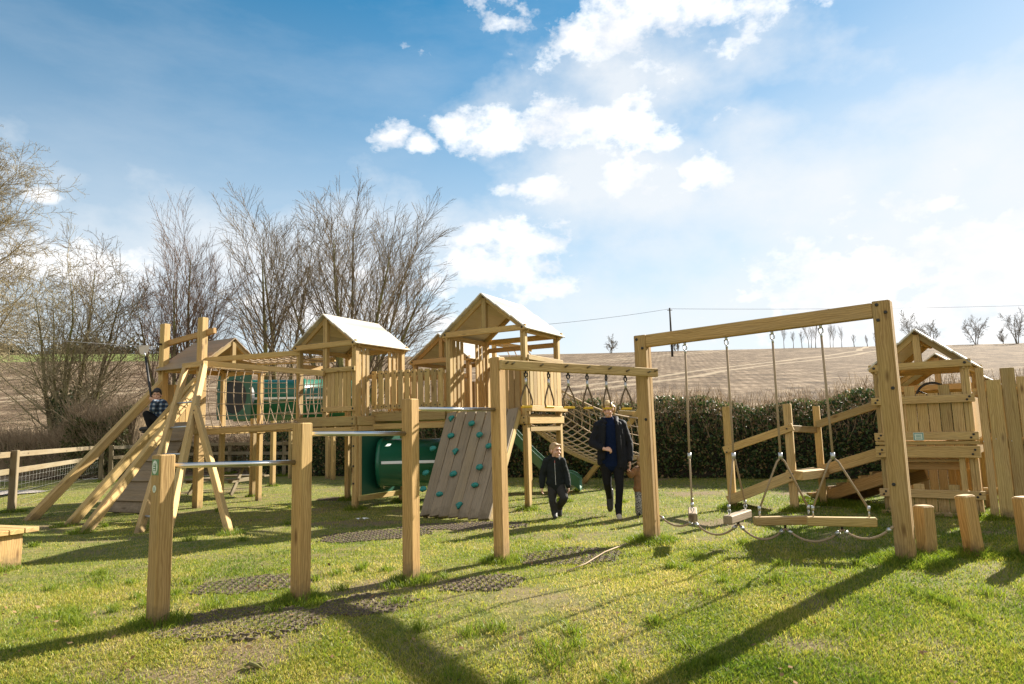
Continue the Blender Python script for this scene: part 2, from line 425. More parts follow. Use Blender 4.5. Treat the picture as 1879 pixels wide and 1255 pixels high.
def build_world():
    w = bpy.data.worlds.new('World'); SC.world = w; w.use_nodes = True
    class W(NT):
        def __init__(s): s.t = w.node_tree; s.n = s.t.nodes
    t = W(); bg = t.n['Background']
    sky = t.node('ShaderNodeTexSky'); sky.sky_type = 'NISHITA'; sky.sun_disc = False
    sky.sun_elevation = SUN_EL; sky.sun_rotation = SUN_AZ
    sky.air_density = 1.0; sky.dust_density = .12; sky.ozone_density = 3.0
    hs = t.node('ShaderNodeHueSaturation'); hs.inputs['Saturation'].default_value = 1.42; hs.inputs['Hue'].default_value = .480; hs.inputs['Value'].default_value = .62
    t.l(sky.outputs[0], hs.inputs['Color'])
    dv = t.node('ShaderNodeTexCoord').outputs['Generated']
    x, y, z = t.x(dv, 0), t.x(dv, 1), t.x(dv, 2)
    az = t.math('ARCTAN2', x, y); el = t.math('ARCSINE', z)
    def ae(px, py):
        d = ray(px, py).normalized(); return math.atan2(d.x, d.y), math.asin(d.z)
    def mask(blobs, warp):
        tot = None
        for px, py, rx, ry in blobs:
            a0, e0 = ae(px, py); a1 = ae(px + rx, py)[0] - a0; e1 = ae(px, py - ry)[1] - e0
            qa = t.math('DIVIDE', t.math('SUBTRACT', az, a0), a1); qe = t.math('DIVIDE', t.math('SUBTRACT', el, e0), e1)
            q = t.math('SUBTRACT', 1.0, t.math('SQRT', t.math('ADD', t.math('MULTIPLY', qa, qa), t.math('MULTIPLY', qe, qe))))
            tot = q if tot is None else t.math('MAXIMUM', tot, q)
        return t.math('ADD', t.math('MAXIMUM', tot, -1.2), warp)
    ns = t.mapped(dv, (1, 1, 1.5), loc=(3.1, 1.7, .4))
    fb = t.noise(ns, 9, 10, .60); fh = t.noise(ns, 30, 6, .6); fs = t.noise(ns, 3.2, 6, .55)
    wp = t.math('ADD', t.math('MULTIPLY', t.math('SUBTRACT', fb, .5), 4.6), t.math('MULTIPLY', t.math('SUBTRACT', fh, .5), 2.2))
    big = [(1165, 5, 260, 105), (1060, 45, 120, 60), (1290, 30, 120, 70),
           (1080, 226, 205, 50), (925, 258, 75, 30), (1180, 250, 100, 42), (985, 343, 50, 24), (922, 345, 34, 18),
           (884, 425, 52, 36), (950, 440, 75, 40), (890, 495, 140, 42), (780, 520, 110, 40),
           (1285, 308, 42, 30), (720, 246, 34, 28), (770, 262, 30, 20), (1150, 325, 60, 40), (825, 236, 34, 24),
           (1650, 500, 260, 80), (1800, 470, 300, 100), (1740, 560, 420, 95), (85, 360, 44, 14), (120, 470, 170, 34), (560, 560, 260, 70), (100, 500, 200, 40)]
    m1 = t.ramp(mask(big, wp), [(-.05, (0, 0, 0)), (.3, (.40, .40, .40)), (.95, (1, 1, 1))])
    wisps = [(1150, 330, 260, 130), (1380, 225, 150, 100), (1500, 330, 420, 140), (1850, 330, 420, 190), (1700, 480, 780, 300), (1300, 590, 1000, 190), (1750, 330, 520, 190), (1240, 140, 420, 150), (500, 470, 600, 160)]
    wp2 = t.math('ADD', t.math('MULTIPLY', t.math('SUBTRACT', fs, .5), 3.4), t.math('MULTIPLY', t.math('SUBTRACT', fb, .5), 1.3))
    m2 = t.ramp(mask(wisps, wp2), [(-.25, (0, 0, 0)), (.35, (.34, .34, .34)), (1, (.85, .85, .85))])
    # high thin veil over the whole sky
    m3 = t.ramp(t.noise(t.mapped(dv, (1, 1, 3.2), loc=(9, 2, 1)), 2.1, 7, .6), [(.46, (0, 0, 0)), (.8, (.4, .4, .4))])
    hz = t.ramp(el, [(.0, (.90, .90, .90)), (.14, (.76, .76, .76)), (.30, (.47, .47, .47)), (.44, (.20, .20, .20)), (.62, (.03, .03, .03))])
    sx = t.math('MULTIPLY', t.ramp(az, [(.0, (0, 0, 0)), (.55, (.62, .62, .62)), (.8, (.75, .75, .75))]), t.ramp(el, [(.15, (1, 1, 1)), (.34, (.75, .75, .75)), (.55, (.25, .25, .25))]))
    inv = lambda q: t.math('SUBTRACT', 1.0, q)
    thin = inv(t.math('MULTIPLY', t.math('MULTIPLY', inv(m2), inv(t.math('MULTIPLY', m3, .6))), t.math('MULTIPLY', inv(hz), inv(sx))))
    c = t.mix(thin, hs.outputs['Color'], (4.1, 4.25, 4.4))
    # unseen broken cloud added behind the camera as fill for shaded fronts
    bk = t.ramp(t.noise(t.mapped(dv, (1, 1, 1.3), loc=(1, 5, 2)), 2.6, 7, .55), [(.36, (0, 0, 0)), (.56, (1, 1, 1))])
    bk = t.math('MULTIPLY', bk, t.ramp(y, [(.0, (1, 1, 1)), (.12, (0, 0, 0))]))
    c = t.mix(bk, c, (4.0, 3.85, 3.6))
    sh = t.ramp(t.noise(t.mapped(dv, (1, 1, 1.5), loc=(3.1, 1.7, .47)), 11, 7, .6), [(.40, (4.4, 4.45, 4.6)), (.62, (5.9, 5.85, 5.75))])
    c = t.mix(m1, c, sh)
    t.l(c, bg.inputs[0]); bg.inputs[1].default_value = .075
build_world()
SC.view_settings.view_transform = 'Standard'; SC.view_settings.look = 'None'
SC.view_settings.exposure = 1.6; SC.view_settings.gamma = 1; SC.view_settings.use_curve_mapping = False
SC.render.engine = 'CYCLES'
SC.cycles.max_bounces = 7; SC.cycles.diffuse_bounces = 3; SC.cycles.glossy_bounces = 3; SC.cycles.transmission_bounces = 4; SC.cycles.transparent_max_bounces = 6
SC.cycles.caustics_reflective = False; SC.cycles.caustics_refractive = False; SC.cycles.use_denoising = True

# ------------------------------------------------------------------ grass
MATS = []                                    # filled below: (centre, half size a, half size b, angle)
def mat_at(px, py, ha, hb, ang): MATS.append((GG(px, py), ha, hb, ang))
mat_at(440, 1143, .62, .40, .25); mat_at(470, 1072, .55, .36, .6); mat_at(672, 1108, .36, .34, .5); mat_at(885, 1070, .36, .32, .2)
mat_at(690, 983, .75, .42, .15); mat_at(850, 965, .95, .40, -.1); mat_at(1045, 1022, .62, .46, .3); mat_at(640, 915, .7, .35, .1)
def in_mats(x, y):
    m = np.zeros(len(x), bool)
    for c, ha, hb, an in MATS:
        u = (x - c.x) * math.cos(an) + (y - c.y) * math.sin(an); v = -(x - c.x) * math.sin(an) + (y - c.y) * math.cos(an)
        e = (u / ha) ** 2 + (v / hb) ** 2 + (fbm(x * 5, y * 5, 77) - .5) * .7
        m |= e < .9
    return m
TUFT = []                                    # (x, y, radius, density): long grass round posts
WEAR = []                                    # trodden patches: (x, y, half width, half depth)
for _px, _py, _a, _b in ((1375, 958, 1.0, .55), (1285, 905, .8, .7), (830, 968, 1.1, .4), (95, 968, .8, .35), (430, 1195, .55, .3), (1000, 985, .8, .45), (670, 1080, .5, .4), (1170, 880, .8, .6), (300, 1240, .6, .22), (700, 1245, .4, .14), (1480, 1180, .4, .2), (1440, 905, .5, .4), (400, 900, .9, .7), (620, 960, 1.2, .5)):
    _g = GG(_px, _py); WEAR.append((_g.x, _g.y, _a, _b))
def wear(x, y):
    x = np.asarray(x, float); y = np.asarray(y, float); w = np.zeros(x.shape)
    for cx, cy, a, b in WEAR: w = np.maximum(w, 1.25 - np.sqrt(((x - cx) / a) ** 2 + ((y - cy) / b) ** 2))
    return np.clip(w + (fbm(x * 2.6, y * 2.6, 55, 4) - .5) * 2.6, 0, 1)
def tuft(p, r=.16, k=1.0): TUFT.append((p[0], p[1], r, k))

# ------------------------------------------------------------------ terrain
def grid_mesh(name, xs, ys, mat):
    X, Y = np.meshgrid(xs, ys); Z = ground_z(X, Y)
    v = np.stack([X, Y, Z], -1).reshape(-1, 3); nx = len(xs); ny = len(ys)
    i = np.arange(nx * ny).reshape(ny, nx)
    f = np.stack([i[:-1, :-1], i[:-1, 1:], i[1:, 1:], i[1:, :-1]], -1).reshape(-1, 4)
    return link(name, np_mesh(name, v, f, mat, True))
o = grid_mesh('ground', np.concatenate([[-90, -60, -40], np.linspace(-30, 30, 321), [40, 60, 90]]), np.concatenate([np.linspace(-30, 2, 12), np.linspace(2.3, 24, 180)]), M['ground'])
wa = o.data.attributes.new('wear', 'FLOAT', 'POINT'); wc = np.empty(len(o.data.vertices) * 3, np.float32); o.data.vertices.foreach_get('co', wc); wc = wc.reshape(-1, 3)
wa.data.foreach_set('value', wear(wc[:, 0], wc[:, 1]).astype(np.float32))
tag(o, kind='structure')
o = grid_mesh('field', np.concatenate([np.linspace(-420, -100, 20)[:-1], np.linspace(-100, 100, 60), np.linspace(100, 420, 20)[1:]]), np.concatenate([np.linspace(24, 200, 90), np.linspace(210, 500, 14)]), M['field'])
tag(o, kind='structure')
# lane beyond the left-hand fence
mb = MB()
lane = [(-26, 16.2, 19.3), (-18, 16.4, 19.2), (-14.2, 16.8, 19.0), (-12.9, 17.3, 18.7), (-12.3, 17.8, 18.3)]
for (x0, a0, b0), (x1, a1, b1) in zip(lane, lane[1:]):
    mb.sheet([[V(x0, a0, .034), V(x1, a1, .034), V(x1, b1, .034), V(x0, b0, .034)]])
tag(mb.build('path', M['concrete']), kind='structure')

def build_grass():
    def spread(n, y0, y1, half):
        # even in screen depth: more near
        u = NR.rand(n); y = 1 / (1 / y0 + (1 / y1 - 1 / y0) * u); x = (NR.rand(n) * 2 - 1) * half * y
        return x, y
    xa, ya = spread(960000, 3.1, 20, 1.1)
    g = fbm(xa * .9, ya * .9, 21); keep = NR.rand(len(xa)) < np.clip(.25 + 1.5 * (fbm(xa * .55 + 3, ya * .55, 5) - .2), .22, 1)
    keep &= ~(in_mats(xa, ya) & (NR.rand(len(xa)) < .22))
    keep &= NR.rand(len(xa)) > .80 * wear(xa, ya)
    xa, ya = xa[keep], ya[keep]
    h = .012 + .024 * NR.rand(len(xa)) * (.5 + fbm(xa * 2.2, ya * 2.2, 9))
    lush = np.clip((fbm(xa * .8, ya * .8, 31) - .54) * 4, 0, .75) * np.clip(.55 + .12 * xa, .3, 1)
    lush = np.maximum(lush, np.clip((xa + .3 * ya - 2.4) * .12, 0, .42)) * (.6 + .8 * fbm(xa * 5, ya * 5, 13))
    h *= 1 + .8 * lush
    c = np.clip(.50 - .45 * lush + (NR.rand(len(xa)) - .5) * .55 + (fbm(xa * 1.5, ya * 1.5, 41, 4) - .5) * .85, 0, 1)
    xs, ys, hs, cs = [xa], [ya], [h], [c]
    for tx, ty, tr, tk in TUFT:
        n = int(520 * tk * (tr / .16) ** 1.3); a = NR.rand(n) * 6.283; r = tr * (.25 + NR.rand(n) ** .7)
        x = tx + np.cos(a) * r; y = ty + np.sin(a) * r
        xs.append(x); ys.append(y); hs.append((.05 + .09 * NR.rand(n)) * np.clip(1.25 - r / tr * .7, .3, 1.2)); cs.append(np.clip(.12 + .4 * NR.rand(n) ** 1.6, 0, 1))
    # scattered coarse clumps
    for q in range(260):
        y = 1 / (1 / 3.2 + (1 / 16 - 1 / 3.2) * NR.rand()); x = (NR.rand() * 1.7 - .8) * y
        if fbm(np.array([x * .5]), np.array([y * .5]), 31)[0] < .46: continue
        n = 90; a = NR.rand(n) * 6.283; r = (.05 + .1 * NR.rand()) * NR.rand(n)
        xs.append(x + np.cos(a) * r); ys.append(y + np.sin(a) * r); hs.append(.04 + .05 * NR.rand(n)); cs.append(.1 + .35 * NR.rand(n))
    x = np.concatenate(xs); y = np.concatenate(ys); h = np.concatenate(hs); c = np.concatenate(cs); n = len(x)
    a = NR.rand(n) * 6.283; z = ground_z(x, y) - .004
    wdt = (.0016 + .0017 * NR.rand(n)) * (1 + .06 * np.clip(y - 5, 0, 20)); lean = h * (.25 + .9 * NR.rand(n)); b = NR.rand(n) * 6.283
    P = np.zeros((n, 5, 3)); dx = np.cos(a) * wdt; dy = np.sin(a) * wdt
    P[:, 0] = np.stack([x - dx, y - dy, z], 1); P[:, 1] = np.stack([x + dx, y + dy, z], 1)
    mx = x + np.cos(b) * lean * .35; my = y + np.sin(b) * lean * .35
    P[:, 2] = np.stack([mx + dx * .8, my + dy * .8, z + h * .6], 1); P[:, 3] = np.stack([mx - dx * .8, my - dy * .8, z + h * .6], 1)
    P[:, 4] = np.stack([x + np.cos(b) * lean, y + np.sin(b) * lean, z + h * .95], 1)
    i = np.arange(n)[:, None] * 5
    q = np.concatenate([i + 0, i + 1, i + 2, i + 3], 1); tq = np.concatenate([i + 3, i + 2, i + 4, i + 4], 1)
    # triangles only, so every face has the same number of corners
    f = np.concatenate([np.concatenate([i, i + 1, i + 2], 1), np.concatenate([i, i + 2, i + 3], 1), np.concatenate([i + 3, i + 2, i + 4], 1)], 0)
    me = np_mesh('grass', P.reshape(-1, 3), f, M['grass'], False, np.concatenate([c, c, c]))
    tag(link('grass', me), 'short sunlit lawn grass with straw patches under the play frames', 'grass', kind='stuff')

# ------------------------------------------------------------------ bare trees, hedges
def tubes_np(polys, n):
    """polys: list of (points (k,3), radii (k)) -> verts, faces"""
    by = {}
    for p, r in polys: by.setdefault(len(r), []).append((p, r))
    VV = []; FF = []; off = 0
    for k, lst in by.items():
        P = np.array([p for p, _ in lst]); Rr = np.array([r for _, r in lst]); N = len(lst)
        T = np.gradient(P, axis=1); T /= np.linalg.norm(T, axis=2, keepdims=True) + 1e-9
        ref = np.where(np.abs(T[:, :1, 2:3]) < .9, np.array([[[0, 0, 1.0]]]), np.array([[[1.0, 0, 0]]]))
        A = np.cross(T, np.broadcast_to(ref, T.shape)); A /= np.linalg.norm(A, axis=2, keepdims=True) + 1e-9
        B = np.cross(T, A); an = np.arange(n) * 2 * np.pi / n
        ring = P[:, :, None] + Rr[:, :, None, None] * (A[:, :, None] * np.cos(an)[None, None, :, None] + B[:, :, None] * np.sin(an)[None, None, :, None])
        idx = off + np.arange(N * k * n).reshape(N, k, n); nx = np.roll(idx, -1, 2)
        FF.append(np.stack([idx[:, :-1], nx[:, :-1], nx[:, 1:], idx[:, 1:]], -1).reshape(-1, 4)); VV.append(ring.reshape(-1, 3)); off += N * k * n
    return np.concatenate(VV), np.concatenate(FF)
def leaf_quads(P, size, rs, up=.3):
    n = len(P); d = rs.normal(size=(n, 3)); d[:, 2] += up; d /= np.linalg.norm(d, axis=1, keepdims=True)
    e = rs.normal(size=(n, 3)); A = np.cross(d, e); A /= np.linalg.norm(A, axis=1, keepdims=True) + 1e-9; B = np.cross(d, A)
    s = size * (.6 + .8 * rs.rand(n))[:, None]
    v = np.stack([P - A * s * .5, P + B * s * .32, P + A * s * .5, P - B * s * .32], 1).reshape(-1, 3)
    return v, np.arange(n * 4).reshape(n, 4)
def build_litter():
    rs = np.random.RandomState(4); n = 520
    y = 1 / (1 / 3.4 + (1 / 15 - 1 / 3.4) * rs.rand(n)); x = (rs.rand(n) * 1.7 - .85) * y
    P = np.stack([x, y, ground_z(x, y) + .02 + .015 * rs.rand(n)], 1)
    v, f = leaf_quads(P, .035, rs, up=2.2)
    tag(link('fallen_leaves', np_mesh('fallen_leaves', v, f, M['dead_leaf'], False, rs.rand(n))), 'dead brown leaves scattered thinly over the lawn', 'leaves', kind='stuff')
def bare_tree(label, base, H, stems, seed, group, lean=(0, 0), spread=.32, levels=3, kids=(9, 6, 4), trop=.10, ang=(.35, .75), wob=.06, r0=.14, rmin=.0075, mat='bark', twig='twig', ivy=0, low=.25, wscale=1.0, stem_az=None, cat='tree', sides=3):
    rs = np.random.RandomState(seed); trunk = []; crown = []
    base = np.array(base, float)
    def grow(p, d, ln, r, lvl):
        K = (10, 7, 5, 4, 3)[lvl]; pts = [p.copy()]; dirs = [d.copy()]
        for i in range(K - 1):
            d = d + rs.normal(size=3) * wob * (1 + lvl * .5); d[2] += trop * (.5 if lvl == 0 else 1.0); d /= np.linalg.norm(d)
            p = p + d * ln / (K - 1); pts.append(p.copy()); dirs.append(d.copy())
        tt = np.linspace(0, 1, K); rad = np.maximum(r * (1 - (.9 if lvl == 0 else .72) * tt ** .9), rmin * (.55 if lvl >= levels else 1))
        (trunk if lvl == 0 else crown).append((np.array(pts), rad))
        if lvl >= levels: return
        n = kids[lvl]
        for j in range(n):
            t = low + (1 - low) * ((j + rs.rand()) / n) if lvl == 0 else .12 + .88 * ((j + rs.rand()) / n)
            k = min(int(t * (K - 1)), K - 2); q = pts[k] + (pts[k + 1] - pts[k]) * (t * (K - 1) - k)
            dd = dirs[k]; a = rs.uniform(*ang); e = rs.normal(size=3); e -= dd * e.dot(dd); e /= np.linalg.norm(e)
            nd = dd * math.cos(a) + e * math.sin(a); nl = ln * rs.uniform(.34, .58) * (1.15 - .55 * t)
            grow(q, nd, max(nl, ln * .12), rad[k] * rs.uniform(.30, .48), lvl + 1)
    for s in range(stems):
        a = s * 2.4 + rs.rand() * .5 + seed if stem_az is None else stem_az[s % len(stem_az)] + rs.normal() * .2
        o = spread * math.sqrt((s + .25 + .3 * rs.rand()) / stems) if stems > 1 else 0
        d = np.array([math.cos(a) * o + lean[0], math.sin(a) * o + lean[1], 1.0]); d /= np.linalg.norm(d)
        b = base + np.array([math.cos(a) * .22, math.sin(a) * .22, -.3]) * (1 if stems > 1 else 0) + np.array([0, 0, -.2])
        grow(b, d, H * rs.uniform(.9, 1.0) * (1 - .26 * (o / spread) ** 2 if stems > 1 else 1), r0 * rs.uniform(.75, 1.1), 0)
    top = max(float(p[:, 2].max()) for p, _ in crown + trunk) - base[2]
    f = H / top
    T = thing('tree' if cat == 'tree' else cat.replace(' ', '_'), label, cat, tuple(base), group)
    def mk(name, polys, n, m):
        v, fc = tubes_np(polys, n); v = (v - base) * np.array([f * wscale, f * wscale * .6, f])
        return link(name, np_mesh(name, v, fc, M[m], True), T)
    mk('trunk', trunk, 7, mat); mk('crown', crown, sides, twig)
    if ivy:
        P = []
        for p, r in trunk[:max(1, int(stems * .7))]:
            m = ivy
            for q in range(m):
                t = rs.rand() ** 1.3 * .42 * (len(p) - 1); k = int(t); c = p[k] + (p[min(k + 1, len(p) - 1)] - p[k]) * (t - k)
                a = rs.rand() * 6.283; rr = r[k] + .03 + .16 * rs.rand()
                P.append(((c - base) * np.array([f * wscale, f * wscale * .6, f])) + np.array([math.cos(a) * rr, math.sin(a) * rr, rs.normal() * .1]))
        v, fc = leaf_quads(np.array(P), .12, rs)
        link('ivy', np_mesh('ivy', v, fc, M['ivy'], False, rs.rand(len(fc))), T)
    return T

def hedge_mesh(name, label, cat, a, b, H, W, n, leaf, mat, seed, twigs=None, core=(.02, .03, .012), bottom=0.0, ragged=.35, group=None):
    rs = np.random.RandomState(seed); a = np.array(a, float); b = np.array(b, float); d = b - a; ln = np.linalg.norm(d); d /= ln; nrm = np.array([d[1], -d[0]])
    T = thing(name, label, cat, (float(a[0]), float(a[1]), 0), group)
    def hh(u): return H * (.9 + .28 * (fbm(u * .7, u * 0 + seed, seed, 4) - .45) * 2 * ragged)
    def ww(u, z): return W * .5 * (.8 + .45 * (fbm(u * 1.3, z * 1.5, seed + 5, 3) - .4) * 2 * ragged + .12 * np.sin(np.clip(z / H, 0, 1) * 3.1))
    k = n // 5
    def at(u, s, z):
        g = ground_z(a[0] + d[0] * u, a[1] + d[1] * u)
        return np.stack([d[0] * u + nrm[0] * s, d[1] * u + nrm[1] * s, z + g], 1)
    ev = rs.rand(n) ** 1.5
    u = rs.rand(n) * ln; z = bottom + rs.rand(n) * (hh(u) - bottom); s = ww(u, z) * (1.06 - .3 * ev); s *= np.where(rs.rand(n) < .72, 1, -1)
    P = [at(u, s, z)]
    u = rs.rand(k) * ln; s = (rs.rand(k) * 2 - 1) * ww(u, u * 0 + H); P.append(at(u, s, hh(u) * (1.0 - .16 * (s / (W * .5)) ** 2) + (rs.rand(k) - .6) * .14))
    P = np.concatenate(P)
    v, f = leaf_quads(P, leaf, rs)
    link('foliage', np_mesh('foliage', v, f, M[mat], False, rs.rand(len(f))), T)
    # woody inside
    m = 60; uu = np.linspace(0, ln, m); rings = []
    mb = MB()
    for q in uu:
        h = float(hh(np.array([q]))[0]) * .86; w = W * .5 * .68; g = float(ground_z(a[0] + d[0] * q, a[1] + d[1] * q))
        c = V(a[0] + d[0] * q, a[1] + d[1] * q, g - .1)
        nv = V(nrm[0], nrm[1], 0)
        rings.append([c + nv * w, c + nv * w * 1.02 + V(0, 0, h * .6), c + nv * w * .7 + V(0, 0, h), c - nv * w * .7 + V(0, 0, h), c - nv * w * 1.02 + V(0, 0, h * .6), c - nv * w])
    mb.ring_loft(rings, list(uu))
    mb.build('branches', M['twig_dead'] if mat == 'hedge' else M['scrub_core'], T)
    if twigs:
        cnt, tl, tm = twigs; polys = []
        u = rs.rand(cnt) * ln; z = hh(u) * (.35 + .65 * rs.rand(cnt) ** .6); s = ww(u, z) * (rs.rand(cnt) * 2 - 1)
        p = at(u, s, z * .95)
        for i in range(cnt):
            dd = np.array([rs.normal() * .5 + nrm[0] * np.sign(s[i]) * .5, rs.normal() * .5 + nrm[1] * np.sign(s[i]) * .5, .9 + rs.rand()]); dd /= np.linalg.norm(dd)
            L_ = tl * (.4 + .9 * rs.rand()); mid = p[i] + dd * L_ * .5 + rs.normal(size=3) * .03
            polys.append((np.array([p[i], mid, p[i] + dd * L_ + np.array([0, 0, .04])]), np.array([.008, .006, .004])))
        v, f = tubes_np(polys, 3)
        link('twigs', np_mesh('twigs', v, f, M[tm], True), T)
    return T

def build_vegetation():
    # the broad oak whose crown leans in from outside the left edge
    b = D(-200, 800, 36)
    bare_tree('broad old tree with dense rounded crown, tallest of the bare trees by the lane', (b.x, 36, 1.0), 19.0, 1, 3, 'bare trees beyond the fence', spread=0, levels=4, kids=(54, 16, 9, 6), trop=.035, ang=(.6, 1.2), wob=.075, r0=.5, rmin=.0125, twig='twig_ochre', low=.12, wscale=1.08)
    def tr(px, Y, topy, basez=.6): 
        p = D(px, 790, Y); g = float(ground_z(p.x, Y)); return (p.x, Y, g), ZA(V(p.x, Y, 0), topy) - g
    b, h = tr(108, 26.5, 392)
    bare_tree('ivy-clad bare tree with upright stems and low drooping side branches by the scrub hedge', b, h, 4, 12, 'bare trees beyond the fence', spread=.16, levels=3, kids=(21, 9, 6), trop=.014, ang=(.5, 1.2), wob=.06, r0=.17, rmin=.009, twig='twig_ochre', ivy=1500, low=.10, wscale=1.0)
    b, h = tr(140, 27.5, 405)
    bare_tree('slender two-stemmed bare tree leaning away from the ivy-clad tree', b, h, 3, 22, 'bare trees beyond the fence', lean=(.20, 0), spread=.16, levels=3, kids=(18, 9, 5), trop=.016, ang=(.4, 1.0), wob=.04, r0=.14, rmin=.009, twig='twig', ivy=600, low=.15)
    b, h = tr(326, 28, 342)
    bare_tree('bare tree with a fan of reddish twigs behind the small roofed tower', b, h, 6, 31, 'bare trees beyond the fence', spread=.27, levels=3, kids=(18, 9, 5), trop=.012, ang=(.3, .66), wob=.024, r0=.19, rmin=.0082, twig='twig_red', low=.28, ivy=130)
    b, h = tr(508, 29, 338)
    bare_tree('narrow bare tree with dark crossing stems between two fuller crowns', b, h, 4, 45, 'bare trees beyond the fence', spread=.16, levels=3, kids=(17, 9, 5), trop=.012, ang=(.32, .7), wob=.03, r0=.19, rmin=.0082, twig='twig', low=.32)
    b, h = tr(645, 28, 302)
    bare_tree('wide many-stemmed bare tree rising behind the middle tower roof', b, h, 8, 58, 'bare trees beyond the fence', lean=(.05, 0), spread=.44, levels=3, kids=(19, 9, 5), trop=.012, ang=(.3, .68), wob=.024, r0=.20, rmin=.0082, twig='twig', low=.32, ivy=120)
    # hedges
    hedge_mesh('hedge', 'long dark green hedge across the back of the playground', 'hedge', (-8.2, 23.8), (15.5, 12.75), 2.08, 1.5, 76000, .075, 'hedge', 5, twigs=(14000, .42, 'scrub'), ragged=.55)
    hedge_mesh('hedge', 'scrubby brown leafless hedge beneath the ivy-clad tree', 'hedge', (-30, 26.0), (-15.2, 25.4), 1.15, 1.8, 4500, .06, 'bush', 8, twigs=(9000, .7, 'scrub'), ragged=.7)
    hedge_mesh('hedge', 'low brown and green hedge behind the rail fence under the small tower', 'hedge', (-15, 25.6), (-8.6, 25.0), 1.1, 1.4, 5500, .075, 'bush', 9, twigs=(5000, .55, 'scrub'), ragged=.7)
    hedge_mesh('bush', 'loose green bush behind the sloping braces', 'bush', (-15.9, 25.0), (-13.4, 24.8), 2.3, 1.6, 6500, .085, 'bush', 14, twigs=(2600, .8, 'scrub'), ragged=1.0)
    # hilltop trees
    far = [(1120, 612, 1, 'small round bare tree standing alone on the hilltop'), (1242, 622, 1, 'low bushy tree beside the utility pole on the hilltop'),
           (1673, 566, 2, 'rounded bare tree on the skyline just beside the tall swing post'), (1713, 586, 1, 'small sparse tree on the skyline above the playhouse roof'),
           (1793, 578, 2, 'broad bare tree on the skyline above the palisade'), (1842, 600, 1, 'low dense tree on the skyline beside the tallest edge tree'), (1868, 562, 2, 'tall bare tree at the end of the skyline row')]
    for i, (px, ty, st, lb) in enumerate(far):
        Y = 186 + (i % 3) * 3; p = D(px, 640, Y); g = float(ground_z(p.x, Y)); h = ZA(V(p.x, Y, 0), ty) - g
        bare_tree(lb, (p.x, Y, g), h, st + 1, 100 + i, 'trees along the hilltop', spread=.3, levels=3, kids=(11, 7, 4), trop=.03, ang=(.45, .95), r0=.20, rmin=.035, wob=.09, mat='twig_far', twig='twig_far', low=.18)
    row = [1439, 1456, 1472, 1484, 1489, 1497, 1524, 1529, 1545, 1568, 1592, 1607]
    for i, px in enumerate(row):
        Y = 187 + (i % 4) * 2; p = D(px, 640, Y); g = float(ground_z(p.x, Y)); h = ZA(V(p.x, Y, 0), 588 + 26 * rnd.random()) - g
        bare_tree('thin tall bare tree in the hilltop row under the swing beam', (p.x, Y, g), h, 1, 140 + i, 'thin trees in the hilltop row', spread=.1, levels=2, kids=(14, 6), trop=.12, ang=(.3, .7), r0=.17, rmin=.03, wob=.05, mat='twig_far', twig='twig_far', low=.35)
    # far wood and rooftops to the west
    rs = np.random.RandomState(2)
    P = []
    for q in range(64):
        a = -.98 + .50 * rs.rand(); Y = 195 + 25 * rs.rand(); x = math.tan(a) * Y if False else a * Y; g = float(ground_z(x, Y)); hh = 3 + 4.5 * rs.rand() * (1.4 if -.66 < a < -.54 else .8)
        n = 260; r = rs.normal(size=(n, 3)) * np.array([2.0, 2.0, hh * .3]); r[:, 2] = np.abs(r[:, 2]) + hh * .25
        P.append(r + np.array([x, Y, g]))
    P = np.concatenate(P); v, f = leaf_quads(P, .9, rs)
    tag(link('far_wood', np_mesh('far_wood', v, f, M['evergreen'], False, rs.rand(len(f)))), 'dark far-off wood along the skyline beyond the brown field', 'wood', kind='stuff')

# ------------------------------------------------------------------ shared building blocks
UPV = V(0, 0, 1)
def bolt(T, p, n, r=.019, th=.009):
    mb = MB(); mb.disc(p, n, r, th); return mb.build('bolt', M['bolt'], T)
def one(T, name, p0, p1, w, h, side=None, mat='wood', ch=.006, lam=0):
    mb = MB()
    if lam: mb.lam(p0, p1, w, h, side, lam, ch)
    else: mb.timber(p0, p1, w, h, side, ch)
    return mb.build(name, M[mat], T)
def boards(T, name, p0, p1, up, n, th, mat='wood', gap=.009, facing=None, tops=None):
    """n boards standing side by side from p0 to p1, each rising by the vector up (tops: extra height per board)"""
    mb = MB(); p0 = Vector(p0); p1 = Vector(p1); d = (p1 - p0) / n
    for i in range(n):
        c = p0 + d * (i + .5); u = Vector(up) * (1 + (tops[i % len(tops)] if tops else 0))
        mb.timber(c, c + u, d.length - gap, th, d, .004)
    return mb.build(name, M[mat], T)

